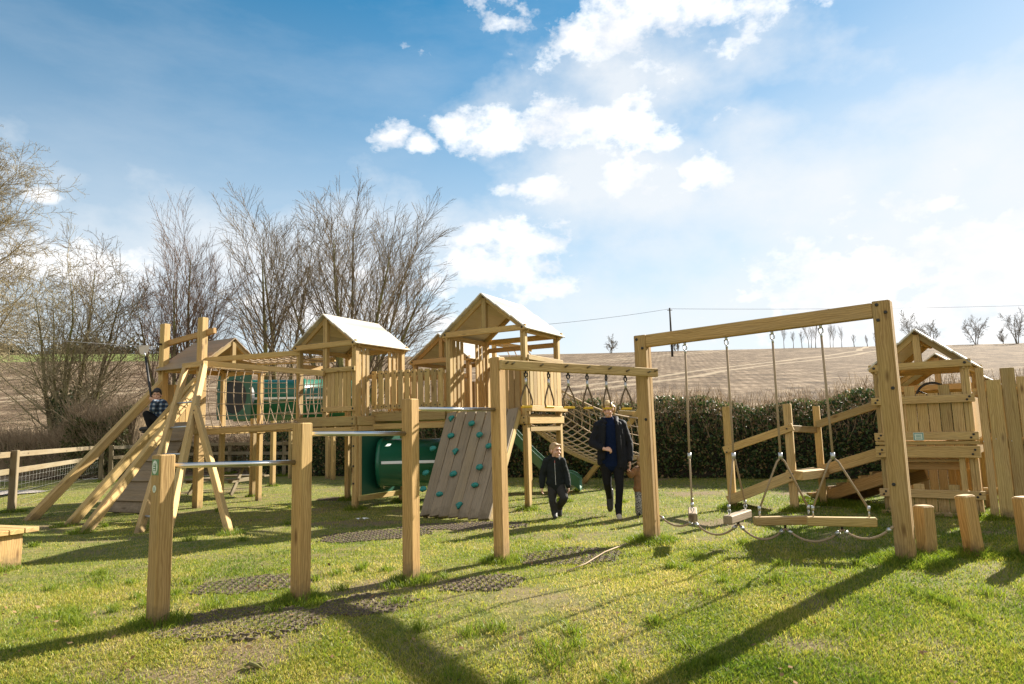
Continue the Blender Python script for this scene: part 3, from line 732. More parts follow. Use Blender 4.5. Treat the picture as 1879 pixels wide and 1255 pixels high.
def gable(T, P, W, Ln, ze, za, ovu=.12, ovv=.13, nb=6, bw=None, king=True, mat='wood', rafter=.05, cover='roof'):
    """pitched roof over a frame P(u, v, z): u across, v along the ridge"""
    sl = (za - ze) / (W / 2)
    for sgn in (0, 1):
        e = (-ovu, ze - ovu * sl) if sgn == 0 else (W + ovu, ze - ovu * sl)
        mb = MB(); n = nb
        for i in range(n):
            f0 = i / n; f1 = (i + 1) / n
            def at(f, v, lift=0): return P(e[0] + (W / 2 - e[0]) * f, v, e[1] + (za - e[1]) * f + .05 + lift)
            fm = (f0 + f1) / 2
            a = at(fm, -ovv); b = at(fm, Ln + ovv); s = at(f1, 0) - at(f0, 0)
            tilt = s.normalized()
            nn = tilt.cross((b - a).normalized()); nn = nn if nn.z > 0 else -nn
            mb.timber(a + nn * .004 * (i % 2), b + nn * .004 * (i % 2), s.length + .012, .022, tilt + nn * .05, .003)
        rs_ = mb.build('roof_slope', M[cover], T)
        for v in (0.0, Ln):
            v2 = v + (.0 if v == 0 else 0)
            p0 = P(e[0] + (W / 2 - e[0]) * .03, v2, e[1] + (za - e[1]) * .03 - .01); p1 = P(W / 2 - (.02 if sgn == 0 else -.02), v2, za - .012)
            one(T, 'rafter', p0, p1, rafter, .09, P(0, 1, 0) - P(0, 0, 0), mat)
        one(T, 'eave_rail', P(0 if sgn == 0 else W, -.08, ze - .055), P(0 if sgn == 0 else W, Ln + .08, ze - .055), .045, .085, None, mat)
    for v, dv in ((0.0, -.075), (Ln, .075)):
        one(T, 'tie_beam', P(-.09, v + dv, ze - .02), P(W + .09, v + dv, ze - .02), .05, .10, P(0, 1, 0) - P(0, 0, 0), mat)
        if dv < 0:
            for u in (-.02, W + .02):
                bolt(T, P(u, v + dv - .026, ze - .02), P(0, -1, 0) - P(0, 0, 0))
    if king: one(T, 'king_post', P(W / 2, 0, ze + .03), P(W / 2, 0, za - .015), .09, .08, P(1, 0, 0) - P(0, 0, 0), mat)
    one(T, 'ridge_board', P(W / 2, .05, za - .06), P(W / 2, Ln - .05, za - .06), .04, .1, None, mat)

def tower_posts(T, pts, z, s=.095, mat='wood', lamn=2):
    for p, zt in pts: one(T, 'post', V(p.x, p.y, -.15), V(p.x, p.y, zt), s, s, E1, mat, lam=lamn)
def joists(T, P, W, Ln, zd, mat='wood', h=.13, bolts=True):
    """deck with a rim of boards"""
    mb = MB(); n = 9
    for i in range(n):
        v = Ln * (i + .5) / n; mb.timber(P(0.0, v, zd), P(W, v, zd), Ln / n - .008, .03, P(0, 1, 0) - P(0, 0, 0))
    mb.build('deck', M[mat], T)
    for a, b in (((-.06, -.07), (W + .06, -.07)), ((-.06, Ln + .07), (W + .06, Ln + .07)), ((-.07, -.03), (-.07, Ln + .03)), ((W + .07, -.03), (W + .07, Ln + .03))):
        one(T, 'rim_joist', P(a[0], a[1], zd - .08), P(b[0], b[1], zd - .08), .045, h, None, mat)
    if bolts:
        for u in (-.01, W + .01):
            for dz in (-.045, .035): bolt(T, P(u, -.093, zd - .08 + dz), P(0, -1, 0) - P(0, 0, 0), .013)

def rope_grid(mb, S, ns, nt, r, k=14, smin=0.0):
    for i in range(ns + 1):
        s = i / ns; mb.tube([S(s, j / k) for j in range(k + 1)], r, 6)
    for j in range(nt + 1):
        t = j / nt; mb.tube([S(i / k, t) for i in range(k + 1)], r, 6)
    for i in range(ns + 1):
        for j in range(nt + 1):
            c = S(i / ns, j / nt); mb.tube([c - V(0, 0, r * 2.1), c, c + V(0, 0, r * 2.1)], [r * .8, r * 2.0, r * .8], 6)
def lerp(a, b, t): return Vector(a) * (1 - t) + Vector(b) * t

# ------------------------------------------------------------------ pull-up bars
def build_bars():
    spec = [(289, 1147, 834), (551, 1104, 776), (755, 1066, 732)]
    b = [G(x, y) for x, y, _ in spec]; zt = [ZA(p, y) for p, (_, _, y) in zip(b, spec)]
    p4 = G(921, 1029)
    T = thing('pull_up_bars', 'three squared timber posts of rising height joined by stepped steel pull-up bars', 'pull-up bars', (b[0].x, b[0].y, 0))
    angs = [R(56), R(56), R(59)]
    for p, z, a in zip(b, zt, angs):
        n_r = V(math.sin(a), -math.cos(a), 0)
        one(T, 'post', V(p.x, p.y, -.2), V(p.x, p.y, z), .118, .118, n_r, 'wood_post', .009); tuft(p, .19, 1.5)
    bars = [((322, 855), (545, 848), 0, 1), ((573, 796), (745, 795.5), 1, 2), ((772, 750.5), (912, 751.5), 2, 3)]
    pp = b + [p4]
    for (x0, y0), (x1, y1), i, j in bars:
        q0 = pp[i].copy(); q1 = pp[j].copy(); q0.z = ZA(pp[i], y0 + .02 * 0); q1.z = ZA(pp[j], y1)
        d = (q1 - q0).normalized(); mb = MB()
        mb.tube([q0 + d * .03, q1 - d * .05], .0205, 14)
        mb.build('bar', M['steel'], T)
    # plates on the lowest post
    a = angs[0]; nl = V(-math.cos(a), -math.sin(a), 0); sd = V(math.sin(a), -math.cos(a), 0)
    def plate(py0, py1, w, mat, inner=None):
        z1 = ZA(b[0], py0); z0 = ZA(b[0], py1); c = b[0] + nl * .0595; c = V(c.x, c.y, (z0 + z1) / 2)
        mb = MB(); mb.timber(c - V(0, 0, (z1 - z0) / 2), c + V(0, 0, (z1 - z0) / 2), w, .006, sd, .003)
        o = mb.build('sign_plate', M[mat], T)
        if inner:
            mb = MB(); hh = (z1 - z0) * .36
            c2 = c + nl * .0035
            mb.tube([c2 - nl * .001, c2 + nl * .002], [.034, .034], 20); mb.v = [tuple(V(*q) + V(0, 0, (q[2] - c2.z) * .45)) for q in mb.v]
            mb.build('sign_rim', M['sign_pale'], o)
            mb = MB(); c3 = c2 + nl * .003; mb.timber(c3 - V(0, 0, hh * .62), c3 + V(0, 0, hh * .62), .034, .003, sd, .001); mb.build('sign_print', M['sign_green'], o)
            mb = MB(); c4 = c3 + nl * .002
            for q in range(5): mb.timber(c4 + V(0, 0, -.034 + q * .017) - sd * .012, c4 + V(0, 0, -.034 + q * .017) + sd * .012, .002, .007, nl, .0005)
            mb.build('sign_lettering', M['white'], o)
    plate(842, 871, .088, 'sign_green', True)
    c = b[0] + nl * .0595; c.z = ZA(b[0], 896); mb = MB(); mb.tube([c - nl * .001, c + nl * .004], [.021, .021], 18); mb.v = [tuple(V(*q) + V(0, 0, (q[2] - c.z) * .25)) for q in mb.v]
    o = mb.build('sign_disc', M['sign_pale'], T)
    mb = MB(); mb.timber(c + nl * .004 - V(0, 0, .013), c + nl * .004 + V(0, 0, .013), .007, .003, sd, .001); mb.build('sign_lettering', M['black'], o)

# ------------------------------------------------------------------ ring beam and swing frame
SWING = {}
def build_ring_beam():
    p4 = G(921, 1029); z4 = ZA(p4, 656)
    T = thing('ring_beam_frame', 'tall timber post carrying a pegged overhead beam out to the swing frame', 'climbing frame', (p4.x, p4.y, 0))
    a = R(55); nr = V(math.sin(a), -math.cos(a), 0)
    one(T, 'post', V(p4.x, p4.y, -.2), V(p4.x, p4.y, z4), .122, .122, nr, 'wood_post', .009); tuft(p4, .2, 1.4)
    sl = SWING['l']
    dirv = (V(sl.x, sl.y, 0) - V(p4.x, p4.y, 0)).normalized(); out = V(dirv.y, -dirv.x, 0)
    A = V(p4.x, p4.y, 0) + out * .098 - dirv * .02; B = V(sl.x, sl.y, 0) + out * .112 + dirv * .10
    A.z = ZA(A, 669); B.z = ZA(B, 684)
    one(T, 'beam', A, B, .062, .10, out, 'wood', .007)
    for f in (.025, .06, .225, .375, .515, .655, .775, .925, .975):
        c = lerp(A, B, f) + out * .031 + V(0, 0, .012 * math.sin(f * 40))
        mb = MB(); mb.tube([c - out * .01, c + out * .05 + V(0, 0, .012)], .0105, 8); mb.build('peg', M['wood_old'], T)
    # rings
    xs = [965, 1006, 1042, 1077, 1111, 1146]; first = None
    axis = dirv
    # measure the ring once
    lab = ['first', 'second', 'third', 'fourth', 'fifth', 'sixth']
    for i, px in enumerate(xs):
        best = min(range(0, 201), key=lambda q: abs(PROJ(lerp(A, B, q / 200))[0] - px)); c = lerp(A, B, best / 200) - V(0, 0, .052)
        lbl = 'yellow-handled hanging ring, %s along the beam counted from the tall post' % lab[i]
        if first is None:
            T2 = thing('hanging_ring', lbl, 'hanging ring', c, 'rings under the pegged beam'); first = T2
            mb = MB(); mb.tube([c + V(0, 0, .0), c - V(0, 0, .03)], .012, 8); mb.tube([c - V(0, 0, .02) + dirv * .018, c - V(0, 0, .055) + dirv * .015, c - V(0, 0, .07), c - V(0, 0, .055) - dirv * .015, c - V(0, 0, .02) - dirv * .018], .008, 7); mb.build('shackle', M['black'], T2)
            mb = MB(); mb.tube([c - V(0, 0, .075), c - V(0, 0, .145)], .0135, 10); mb.build('ferrule', M['galv'], T2)
            pts = []
            for sg in (1, -1):
                arm = [(0, -.135), (.012, -.16), (.030, -.20), (.052, -.25), (.068, -.30), (.073, -.33), (.068, -.355), (.058, -.375)]
                mb = MB(); mb.tube([c + axis * (sg * x) + V(0, 0, z) for x, z in arm], .0095, 8); mb.build('rope', M['rope_dark'], T2)
            mb = MB(); mb.timber(c - axis * .066 - V(0, 0, .378), c + axis * .066 - V(0, 0, .378), .034, .026, out, .009); mb.build('handle', M['yellow'], T2)
        else:
            T2 = copy_tree(first); T2.location = c; T2['label'] = lbl
            T2.rotation_euler = (0, 0, (0, .3, -.25, .1, .35, -.2)[i])
            T2['group'] = 'rings under the pegged beam'

def build_swing_frame():
    l = G(1197, 992); r = G(1664, 1031)
    SWING['l'] = l; SWING['r'] = r
    d = (V(r.x, r.y, 0) - V(l.x, l.y, 0)).normalized(); out = V(d.y, -d.x, 0)       # out faces the camera
    T = thing('swing_frame', 'tall goalpost-shaped timber frame with a heavy overhead beam for hanging planks', 'swing frame', (l.x, l.y, 0))
    zl = ZA(l, 616); zr = ZA(r, 553)
    s = .152
    one(T, 'post', V(l.x, l.y, -.25), V(l.x, l.y, zl), s, s, out, 'wood_post', .009, lam=2)
    one(T, 'post', V(r.x, r.y, -.25), V(r.x, r.y, zr), s + .006, s + .006, out, 'wood_post', .009, lam=2)
    tuft(l, .26, 1.8); tuft(r, .30, 2.2)
    A = V(l.x, l.y, zl - .075) + d * (s / 2 + .001) + out * .02; B = V(r.x, r.y, zr - .085) - d * (s / 2 + .004) + out * .02
    one(T, 'beam', A, B, .10, .145, out, 'wood_post', .008)
    for p, zs, side in ((l, (zl - .05, zl - .16, zl - .42, zl - 1.0), -1), (r, (zr - .04, zr - .12, zr - .19, zr - .85, zr - 1.75), 1)):
        for i, z in enumerate(zs):
            bolt(T, V(p.x, p.y, z) + out * (s / 2 + .002) + d * (.035 * (1 if i % 2 else -1)), out, .017, .01)
    # hanging planks: (top px, ferrule px, plank end pixels...)
    def on_beam(px):
        q = min(range(0, 401), key=lambda k: abs(PROJ(lerp(A, B, k / 400))[0] - px)); return lerp(A, B, q / 400) - V(0, 0, .073)
    zp = .30
    info = [(1256, 2.0, 'plank hung end-on on one rope beside the shorter swing post'), (1332, 1.45, 'plank on one rope with its sunlit top showing, next to the end-on plank'),
            (1415, .12, 'long plank hung broadside on a forked rope, touching the end of its neighbour'), (1504, -.16, 'long plank hung broadside on a forked rope next to the tallest swing post')]
    planks = []
    for k, (px, rot, lb) in enumerate(info):
        top = on_beam(px); hx = [0, .01, .03, .05][k]
        c = V(top.x, top.y, 0) + V([.0, .05, .12, .20][k], -.02, 0)
        # put the plank where the photograph shows it
        tx, ty = [(1271, 943), (1354, 948), (1440, 955), (1544, 957)][k]
        c = D(tx, ty, top.y - [.0, .05, .0, .05][k]); 
        ax = V(math.cos(rot), math.sin(rot), 0) if k < 2 else (d * math.cos([0, 0, .62, .30][k]) + V(-out.x, -out.y, 0) * math.sin([0, 0, .62, .30][k])).normalized()
        if k == 0: ax = (V(c.x, c.y, 0)).normalized()
        if k == 1: ax = (V(c.x, c.y, 0).normalized() + V(.42, 0, 0)).normalized()
        if k == 2: ax = V(.985, -.02, 0).normalized()
        if k == 3: ax = V(.93, -.30, 0).normalized()
        half = .31
        S = thing('hanging_plank', lb, 'swing plank', (c.x, c.y, c.z), 'planks hung under the swing beam')
        lat = V(-ax.y, ax.x, 0)
        one(S, 'plank', c - ax * half, c + ax * half, .095, .085, lat, 'wood_grey' if k < 2 else 'wood', .009)
        fer = D([1265, 1346, 1432, 1528][k], 836, (top.y + c.y) / 2)
        mb = MB(); mb.tube([top + V(0, 0, .012), top - V(0, 0, .035)], .016, 8); mb.tube([top - V(0, 0, .03) + d * .02, top - V(0, 0, .075) + d * .018, top - V(0, 0, .095), top - V(0, 0, .075) - d * .018, top - V(0, 0, .03) - d * .02], .008, 7); mb.tube([top - V(0, 0, .085), top - V(0, 0, .125)], .013, 8)
        mb.build('shackle', M['galv'], S)
        mb = MB(); mb.tube([top - V(0, 0, .11), fer], .0125, 8); mb.build('rope', M['rope'], S)
        mb = MB(); mb.tube([fer + V(0, 0, .03), fer - V(0, 0, .035)], .021, 10); mb.build('ferrule', M['galv'], S)
        for sg in (-1, 1):
            e = c + ax * sg * .25 + V(0, 0, .12); ee = c + ax * sg * .25 + V(0, 0, .044)
            mb = MB(); mb.tube([fer - V(0, 0, .02), fer + (e - fer) * .12 + ax * sg * .012, e], .0105, 8); mb.build('rope', M['rope'], S)
            mb = MB(); mb.tube([e + V(0, 0, .03), e - V(0, 0, .015)], .0165, 8); mb.build('ferrule', M['galv'], S)
            mb = MB(); mb.tube([e - V(0, 0, .01), (e + ee) / 2 + lat * .016, ee, (e + ee) / 2 - lat * .016, e - V(0, 0, .01)], .007, 6); mb.build('eyelet', M['galv'], S)
        mb = MB(); mb.tube([c - V(0, 0, .04), c - V(0, 0, .075)], .013, 8); mb.build('eyelet', M['bolt'], S)
        planks.append(c - V(0, 0, .075))
    # slack ropes
    P0 = D(1211, 946, l.y - .03); P1 = D(1639, 966, r.y - .03)
    chain = [P0] + planks + [P1]
    names = ['between the shorter swing post and the end-on plank', 'between the end-on plank and the sunlit plank', 'between the sunlit plank and the first broadside plank', 'joining the two broadside planks', 'between the last plank and the tallest swing post']
    for i in range(5):
        a, b = chain[i], chain[i + 1]; S = thing('slack_rope', 'slack tether rope sagging low ' + names[i], 'rope', (a.x, a.y, a.z), 'slack ropes linking the hung planks')
        sag = (.085, .13, .135, .125, .10)[i]
        pts = [lerp(a, b, t / 12) - V(0, 0, sag * (1 - (t / 6 - 1) ** 2)) for t in range(13)]
        mb = MB(); mb.tube(pts, .0115, 8); mb.build('rope', M['rope'], S)
        for q in (1, 11):
            mb = MB(); mb.tube([lerp(pts[q], pts[q - 1], .4), lerp(pts[q], pts[q + 1], .4)], .0185, 8); mb.build('ferrule', M['galv'], S)

# ------------------------------------------------------------------ play towers
def build_tower_c():
    T = thing('play_tower', 'tallest play tower with pitched roof above the plank climbing wall', 'play tower', L(0, 0), 'roofed play towers')
    W, Ln, ze, za = 1.53, 1.29, 3.05, 3.64
    P = lambda u, v, z: L(u, v, z)
    tower_posts(T, [(L(0, 0), ze), (L(W, 0), ze), (L(0, Ln), ze), (L(W, Ln), ze)], 0)
    gable(T, P, W, Ln, ze, za)
    joists(T, P, W, Ln, 1.55)
    # side facing the sun: board wall with a bench-like ledge below
    boards(T, 'board_wall', L(-.06, .05, 1.72), L(-.06, Ln - .05, 1.72), V(0, 0, .80), 9, .022)
    one(T, 'wall_rail', L(-.09, -.04, 2.52), L(-.09, Ln + .04, 2.52), .04, .085)
    one(T, 'ledge', L(-.10, -.06, 1.66), L(-.10, Ln + .06, 1.66), .11, .10, None)
    # front boards beside the wall's top
    boards(T, 'board_wall', L(.06, -.05, 1.62), L(.62, -.05, 1.62), V(0, 0, .93), 5, .022, 'wood_warm')
    one(T, 'wall_rail', L(.03, -.075, 2.50), L(.66, -.075, 2.50), .035, .08)
    # slatted sides of the bridge opening
    for v in (.14, .27, .40, .92, 1.05, 1.18):
        one(T, 'slat', L(W - .01, v, 1.56), L(W - .01, v, ze - .1), .028, .085, E1)
    boards(T, 'screen', L(.62, Ln, 1.58), L(1.02, Ln, 1.58), V(0, 0, .96), 4, .022, 'wood_warm', gap=.02)
    boards(T, 'screen', L(1.16, Ln, 1.58), L(1.46, Ln, 1.58), V(0, 0, .96), 3, .022, 'wood_warm', gap=.02)
    one(T, 'wall_rail', L(.55, Ln + .03, 2.50), L(W, Ln + .03, 2.50), .035, .08, None, 'wood_warm')
    one(T, 'wall_rail', L(.0, Ln + .03, 2.86), L(W, Ln + .03, 2.86), .04, .09, None, 'wood_warm')
    for z in (1.4, 1.5): bolt(T, L(0, -.05, z), -E2)
    # a short stub below the ledge
    one(T, 'brace', L(-.03, .06, 1.32), L(-.03, Ln - .06, 1.32), .05, .09)
    for p in ((0, 0), (0, Ln), (W, Ln)): tuft(L(*p), .18, 1)
    # climbing wall
    tl = L(1.50, -.13, 1.63); tr_ = L(.06, -.13, 1.66); bl = G(772, 949); br = G(897, 958)
    S = thing('climbing_wall', 'sloping wall of grey planks studded with teal holds, leaning on the tallest tower', 'climbing wall', (br.x, br.y, 0))
    bl.z = .03; br.z = .03
    nrm = (br - bl).cross(tl - bl).normalized()
    if nrm.y > 0: nrm = -nrm
    mb = MB(); n = 7
    for i in range(n):
        f = (i + .5) / n; p0 = lerp(bl, br, f); p1 = lerp(tl, tr_, f); w = (br - bl).length / n
        mb.timber(p0, p1, w - .003, .034, br - bl, .004)
    mb.build('plank_face', M['wood_grey'], S)
    for a, b, o in ((bl, tl, .05), (br, tr_, -.045)):
        off = (br - bl).normalized() * o - nrm * .07
        one(S, 'side_beam', a + off, b + off, .07, .10, br - bl)
    dv = (br - bl).normalized()
    for f in (.25, .6, .9): one(S, 'cross_batten', lerp(bl, tl, f) - nrm * .045 + dv * .1, lerp(br, tr_, f) - nrm * .045 - dv * .1, .07, .04, nrm)
    holds = [(1205, 222, 't'), (1372, 262, 'r'), (1438, 352, 'd'), (1202, 362, 'r'), (1055, 468, 'r'), (1240, 492, 't'), (1515, 445, 'd'), (1437, 620, 'r'), (1222, 675, 'r'), (998, 668, 'r'), (1400, 768, 'o'), (975, 800, 'r'), (1110, 842, 'o'), (1272, 935, 't')]
    rs = random.Random(3)
    upw = (tl - bl).normalized()
    for x, y, k in holds:
        px = x / 4.474 + 560; py = y / 4.474 + 720
        d = ray(px, py); t = (bl - EYE).dot(nrm) / d.dot(nrm); c = EYE + d * t + nrm * .017
        mb = MB(); m = 12; rings = []
        for ht, sc in ((-.004, 1.0), (.018, 1.04), (.036, .78), (.046, .42)):
            g = []
            for q in range(m):
                an = q * 6.283 / m; rr = .058 * (1 + .18 * math.sin(2 * an + rs.random()) + .1 * rs.uniform(-1, 1))
                xx, yy = math.cos(an) * rr, math.sin(an) * rr * (.75 if k == 'o' else .95)
                if k == 't': xx *= (1.0 if yy > 0 else .45); yy *= 1.15
                if k == 'd': xx *= .95; yy *= 1.1 if yy < 0 else .8
                g.append(c + dv * xx * sc + upw * yy * sc + nrm * ht)
            rings.append(g)
        mb.ring_loft(rings, [0, .02, .04, .05], smooth=True)
        h = mb.build('climbing_hold', M['teal'], S)
        mb = MB(); mb.disc(c + nrm * .043, nrm, .009, .004); mb.build('bolt', M['bolt'], h)

def build_tower_b():
    a0, b0 = 2.98, -.85
    P = lambda u, v, z: L(a0 + u, b0 + v, z)
    W, Ln, ze, za = 1.38, 1.31, 2.96, 3.46
    T = thing('play_tower', 'middle play tower with pitched roof over a vertical board wall and slatted side', 'play tower', P(0, 0, 0), 'roofed play towers')
    tower_posts(T, [(P(0, 0, 0), ze), (P(W, 0, 0), ze), (P(0, Ln, 0), ze), (P(W, Ln, 0), ze)], 0)
    gable(T, P, W, Ln, ze, za, king=False)
    one(T, 'king_post', P(W * .5, -.02, 1.4), P(W * .5, -.02, za - .01), .10, .085, E1, lam=2)
    joists(T, P, W, Ln, 1.62, h=.16)
    one(T, 'rim_joist', P(-.06, -.085, 1.37), P(W + .05, -.085, 1.37), .045, .13)
    boards(T, 'board_wall', P(.06, -.05, 1.70), P(W * .5 - .06, -.05, 1.70), V(0, 0, .74), 6, .022)
    one(T, 'wall_rail', P(-.06, -.085, 2.47), P(W * .5 + .05, -.085, 2.47), .04, .085); one(T, 'wall_rail', P(-.06, -.085, 1.76), P(W * .5 + .05, -.085, 1.76), .04, .085)
    for u in (-.03, W * .5):
        bolt(T, P(u, -.108, 2.47), -E2); bolt(T, P(u, -.108, 1.76), -E2)
    for v in (.10, .21, .32, .95, 1.08, 1.2):
        one(T, 'slat', P(.0, v, 1.62), P(.0, v, ze - .1), .028, .08, E1)
    # net over the open half
    mb = MB(); rope_grid(mb, lambda s, t: P(W * .5 + .08 + (W * .5 - .14) * s, -.03 - .05 * math.sin(t * 3.14), 1.70 + .72 * t), 3, 4, .009)
    mb.build('rope_net', M['rope_pink'], T)
    one(T, 'wall_rail', P(0, Ln + .03, 2.45), P(W, Ln + .03, 2.45), .04, .09); one(T, 'wall_rail', P(W, .05, 2.60), P(W, Ln, 2.60), .04, .09)
    for z in (1.1, .75, .45): bolt(T, P(0, -.05, z), -E2)
    # tube tunnel at the foot
    S = thing('crawl_tube', 'green plastic crawl tube with a pale stripe at the foot of the middle tower', 'crawl tunnel', P(0, .6, 0))
    pa = [P(-.03, .10, .22), P(-.03, 1.22, .22)]
    mb = MB(); mb.timber(P(-.05, .62, .24), P(-.05, .62, 1.33), 1.12, .022, E2, .003); mb.build('bulkhead_panel', M['green_d'], S)
    one(S, 'panel_rail', P(-.08, .0, .19), P(-.08, Ln, .19), .05, .09); one(S, 'panel_rail', P(-.08, .0, 1.40), P(-.08, Ln, 1.40), .05, .09); one(S, 'panel_post', P(-.06, .05, .2), P(-.06, .05, 1.4), .045, .06, E1)
    c0 = P(-.06, .62, .77); c1 = c0 + V(1.42, -.04, 0); r = .43
    mb = MB(); td = (c1 - c0).normalized(); mb.tube([c0, c0 + td * .07, c0 + td * .071, c1], [r * 1.08, r * 1.08, r, r], 40); mb.build('tube_shell', M['green'], S)
    for k in range(10):
        an = k * .628; p = c0 - E1 * .075 + E2 * math.cos(an) * r * 1.04 + UPV * math.sin(an) * r * 1.04
    mb = MB(); st = c0 + V(td.y, -td.x, 0) * (r + .003) + td * .1; mb.timber(st + V(0, 0, .02), st + V(0, 0, .02) + td * 1.3, .05, .012, UPV, .004); mb.build('stripe', M['white'], S)
    for v in ((0, 0), (W, Ln), (W, 0), (0, Ln)): tuft(P(v[0], v[1], 0), .18, .9)

def build_bridge():
    A0 = (2.95, -.44); A1 = (1.56, -.10)
    n = 11
    T = thing('play_bridge', 'slat-sided timber bridge joining the middle tower to the tallest tower', 'play bridge', L(2.3, 0))
    f0 = L(A0[0], A0[1]); f1 = L(A1[0], A1[1]); d = (f1 - f0).normalized(); nv = V(d.y, -d.x, 0)
    if nv.y > 0: nv = -nv
    for back in (0, 1):
        off = -nv * (.95 * back)
        for z in (2.37, 1.80):
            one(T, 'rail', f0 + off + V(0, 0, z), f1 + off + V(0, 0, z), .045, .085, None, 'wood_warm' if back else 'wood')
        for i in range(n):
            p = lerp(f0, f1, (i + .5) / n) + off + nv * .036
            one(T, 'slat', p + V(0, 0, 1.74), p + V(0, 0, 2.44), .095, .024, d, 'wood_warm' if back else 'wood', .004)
            if not back:
                mb = MB()
                for z in (2.39, 1.79): mb.disc(p + V(0, 0, z) + nv * .012 + d * .02 * (1 if i % 2 else -1), nv, .012, .007)
                mb.build('bolt', M['bolt'], T)
        one(T, 'stringer', f0 + off + V(0, 0, 1.60), f1 + off + V(0, 0, 1.60), .06, .15)
    one(T, 'stringer', f0 + nv * .02 + V(0, 0, 1.43), f1 + nv * .02 + V(0, 0, 1.43), .06, .10)
    mb = MB()
    for i in range(13):
        p = lerp(f0, f1, (i + .5) / 13); mb.timber(p + V(0, 0, 1.69), p - nv * .95 + V(0, 0, 1.69), .1, .03, d)
    mb.build('deck', M['wood'], T)

def build_tower_a():
    a0, b0 = 6.2, -1.6
    P = lambda u, v, z: L(a0 + u, b0 + v, z)
    W, Ln = 1.17, 1.42
    T = thing('play_tower', 'small low-roofed tower with two tall posts where the zip line starts', 'play tower', P(0, 0, 0), 'roofed play towers')
    for u, zt in ((0, 3.63), (W, 3.62)):
        one(T, 'post', P(u, 0, -.1), P(u, 0, zt), .15, .13, E1, 'wood', lam=2)
    tower_posts(T, [(P(0, Ln, 0), 2.75), (P(W, Ln, 0), 2.75)], 0)
    one(T, 'crossbar', P(-.28, .06, 3.36), P(W + .08, .06, 3.22), .07, .11, E2, 'wood_warm')
    # roof: ridge runs away from the gable that faces the net bridge
    Q = lambda u, v, z: P(v, u, z)
    gable(T, Q, Ln, W, 2.72, 3.24, ovu=.14, ovv=.06, nb=6, cover='roof_shaded')
    joists(T, P, W, Ln, 1.52, h=.12, bolts=False)
    boards(T, 'board_wall', P(W - .02, .08, 1.55), P(W - .02, Ln * .55, 1.55), V(0, 0, .85), 5, .022)
    one(T, 'wall_rail', P(.06, 0.0, 2.66), P(W - .06, 0, 2.66), .05, .09, E2)
    bolt(T, P(W, -.07, 3.2), -E2, .02, .1); bolt(T, P(0, -.07, 2.62), -E2); bolt(T, P(0, -.07, 2.45), -E2); bolt(T, P(0, -.07, 1.8), -E2)
    # sloping braces
    g1 = G(47, 955); t1 = P(W, -.02, 2.42)
    one(T, 'brace', V(g1.x, g1.y, -.08), t1, .14, .15, E1, 'wood', .012, lam=2)
    g2 = G(118, 966); t2 = P(.04, -.05, 2.42); g3 = G(148, 977); t3 = P(-.10, -.14, 2.30)
    one(T, 'brace', V(g2.x, g2.y, -.08), t2, .13, .13, E1, 'wood', .012, lam=2)
    one(T, 'brace', V(g3.x, g3.y, -.08), t3, .12, .13, E1, 'wood', .012)
    # climbing ramp
    S = thing('climbing_ramp', 'steep ramp of worn grey planks with foot cleats under the zip line start', 'ramp', P(.5, -.8, 0))
    bl = G(186, 941); br = G(262, 944); tl = P(W * .72, -.05, 1.62); tr_ = P(.10, -.05, 1.62); bl.z = br.z = .02
    nr = (br - bl).cross(tl - bl).normalized(); nr = nr if nr.y < 0 else -nr
    mb = MB(); n = 9
    for i in range(n):
        f = (i + .5) / n; p0 = lerp(bl, tl, f); p1 = lerp(br, tr_, f); mb.timber(p0, p1, .03, (tl - bl).length / n - .004, nr, .004)
    mb.build('plank_face', M['wood_grey'], S)
    for f in (.12, .33, .55, .78): one(S, 'cleat', lerp(bl, tl, f) + nr * .035, lerp(br, tr_, f) + nr * .035, .04, .05, nr, 'wood_grey')
    for a, b in ((bl, tl), (br, tr_)): one(S, 'side_beam', a - nr * .06, b - nr * .06, .06, .1, nr)
    # ladder
    S = thing('climbing_ladder', 'leaning timber ladder with steel rungs and a splayed side leg', 'ladder', G(252, 980))
    lb, rb = G(253, 980), G(303, 990); lt = D(341, 676, 12.75); rt = D(374, 671, 12.5)
    lb.z = rb.z = -.05
    one(S, 'side_rail', lb, lt, .085, .11, E1); one(S, 'side_rail', rb, rt, .085, .11, E1)
    one(S, 'top_rail', lt + V(-.03, 0, .04), rt + V(.03, 0, .04), .10, .10, E2)
    for f in (.10, .26, .42, .58, .74):
        mb = MB(); mb.tube([lerp(lb, lt, f), lerp(rb, rt, f)], .016, 10); mb.build('rung', M['galv'], S)
    gl = G(424, 982); gl.z = -.05; at = lerp(rb, rt, .69) + V(.05, -.05, .02)
    one(S, 'prop_leg', gl, at, .085, .10, E1); bolt(S, lerp(gl, at, .97) - E2 * .055, -E2, .014)
    for p in (g2, g3, gl): tuft(p, .16, .7)

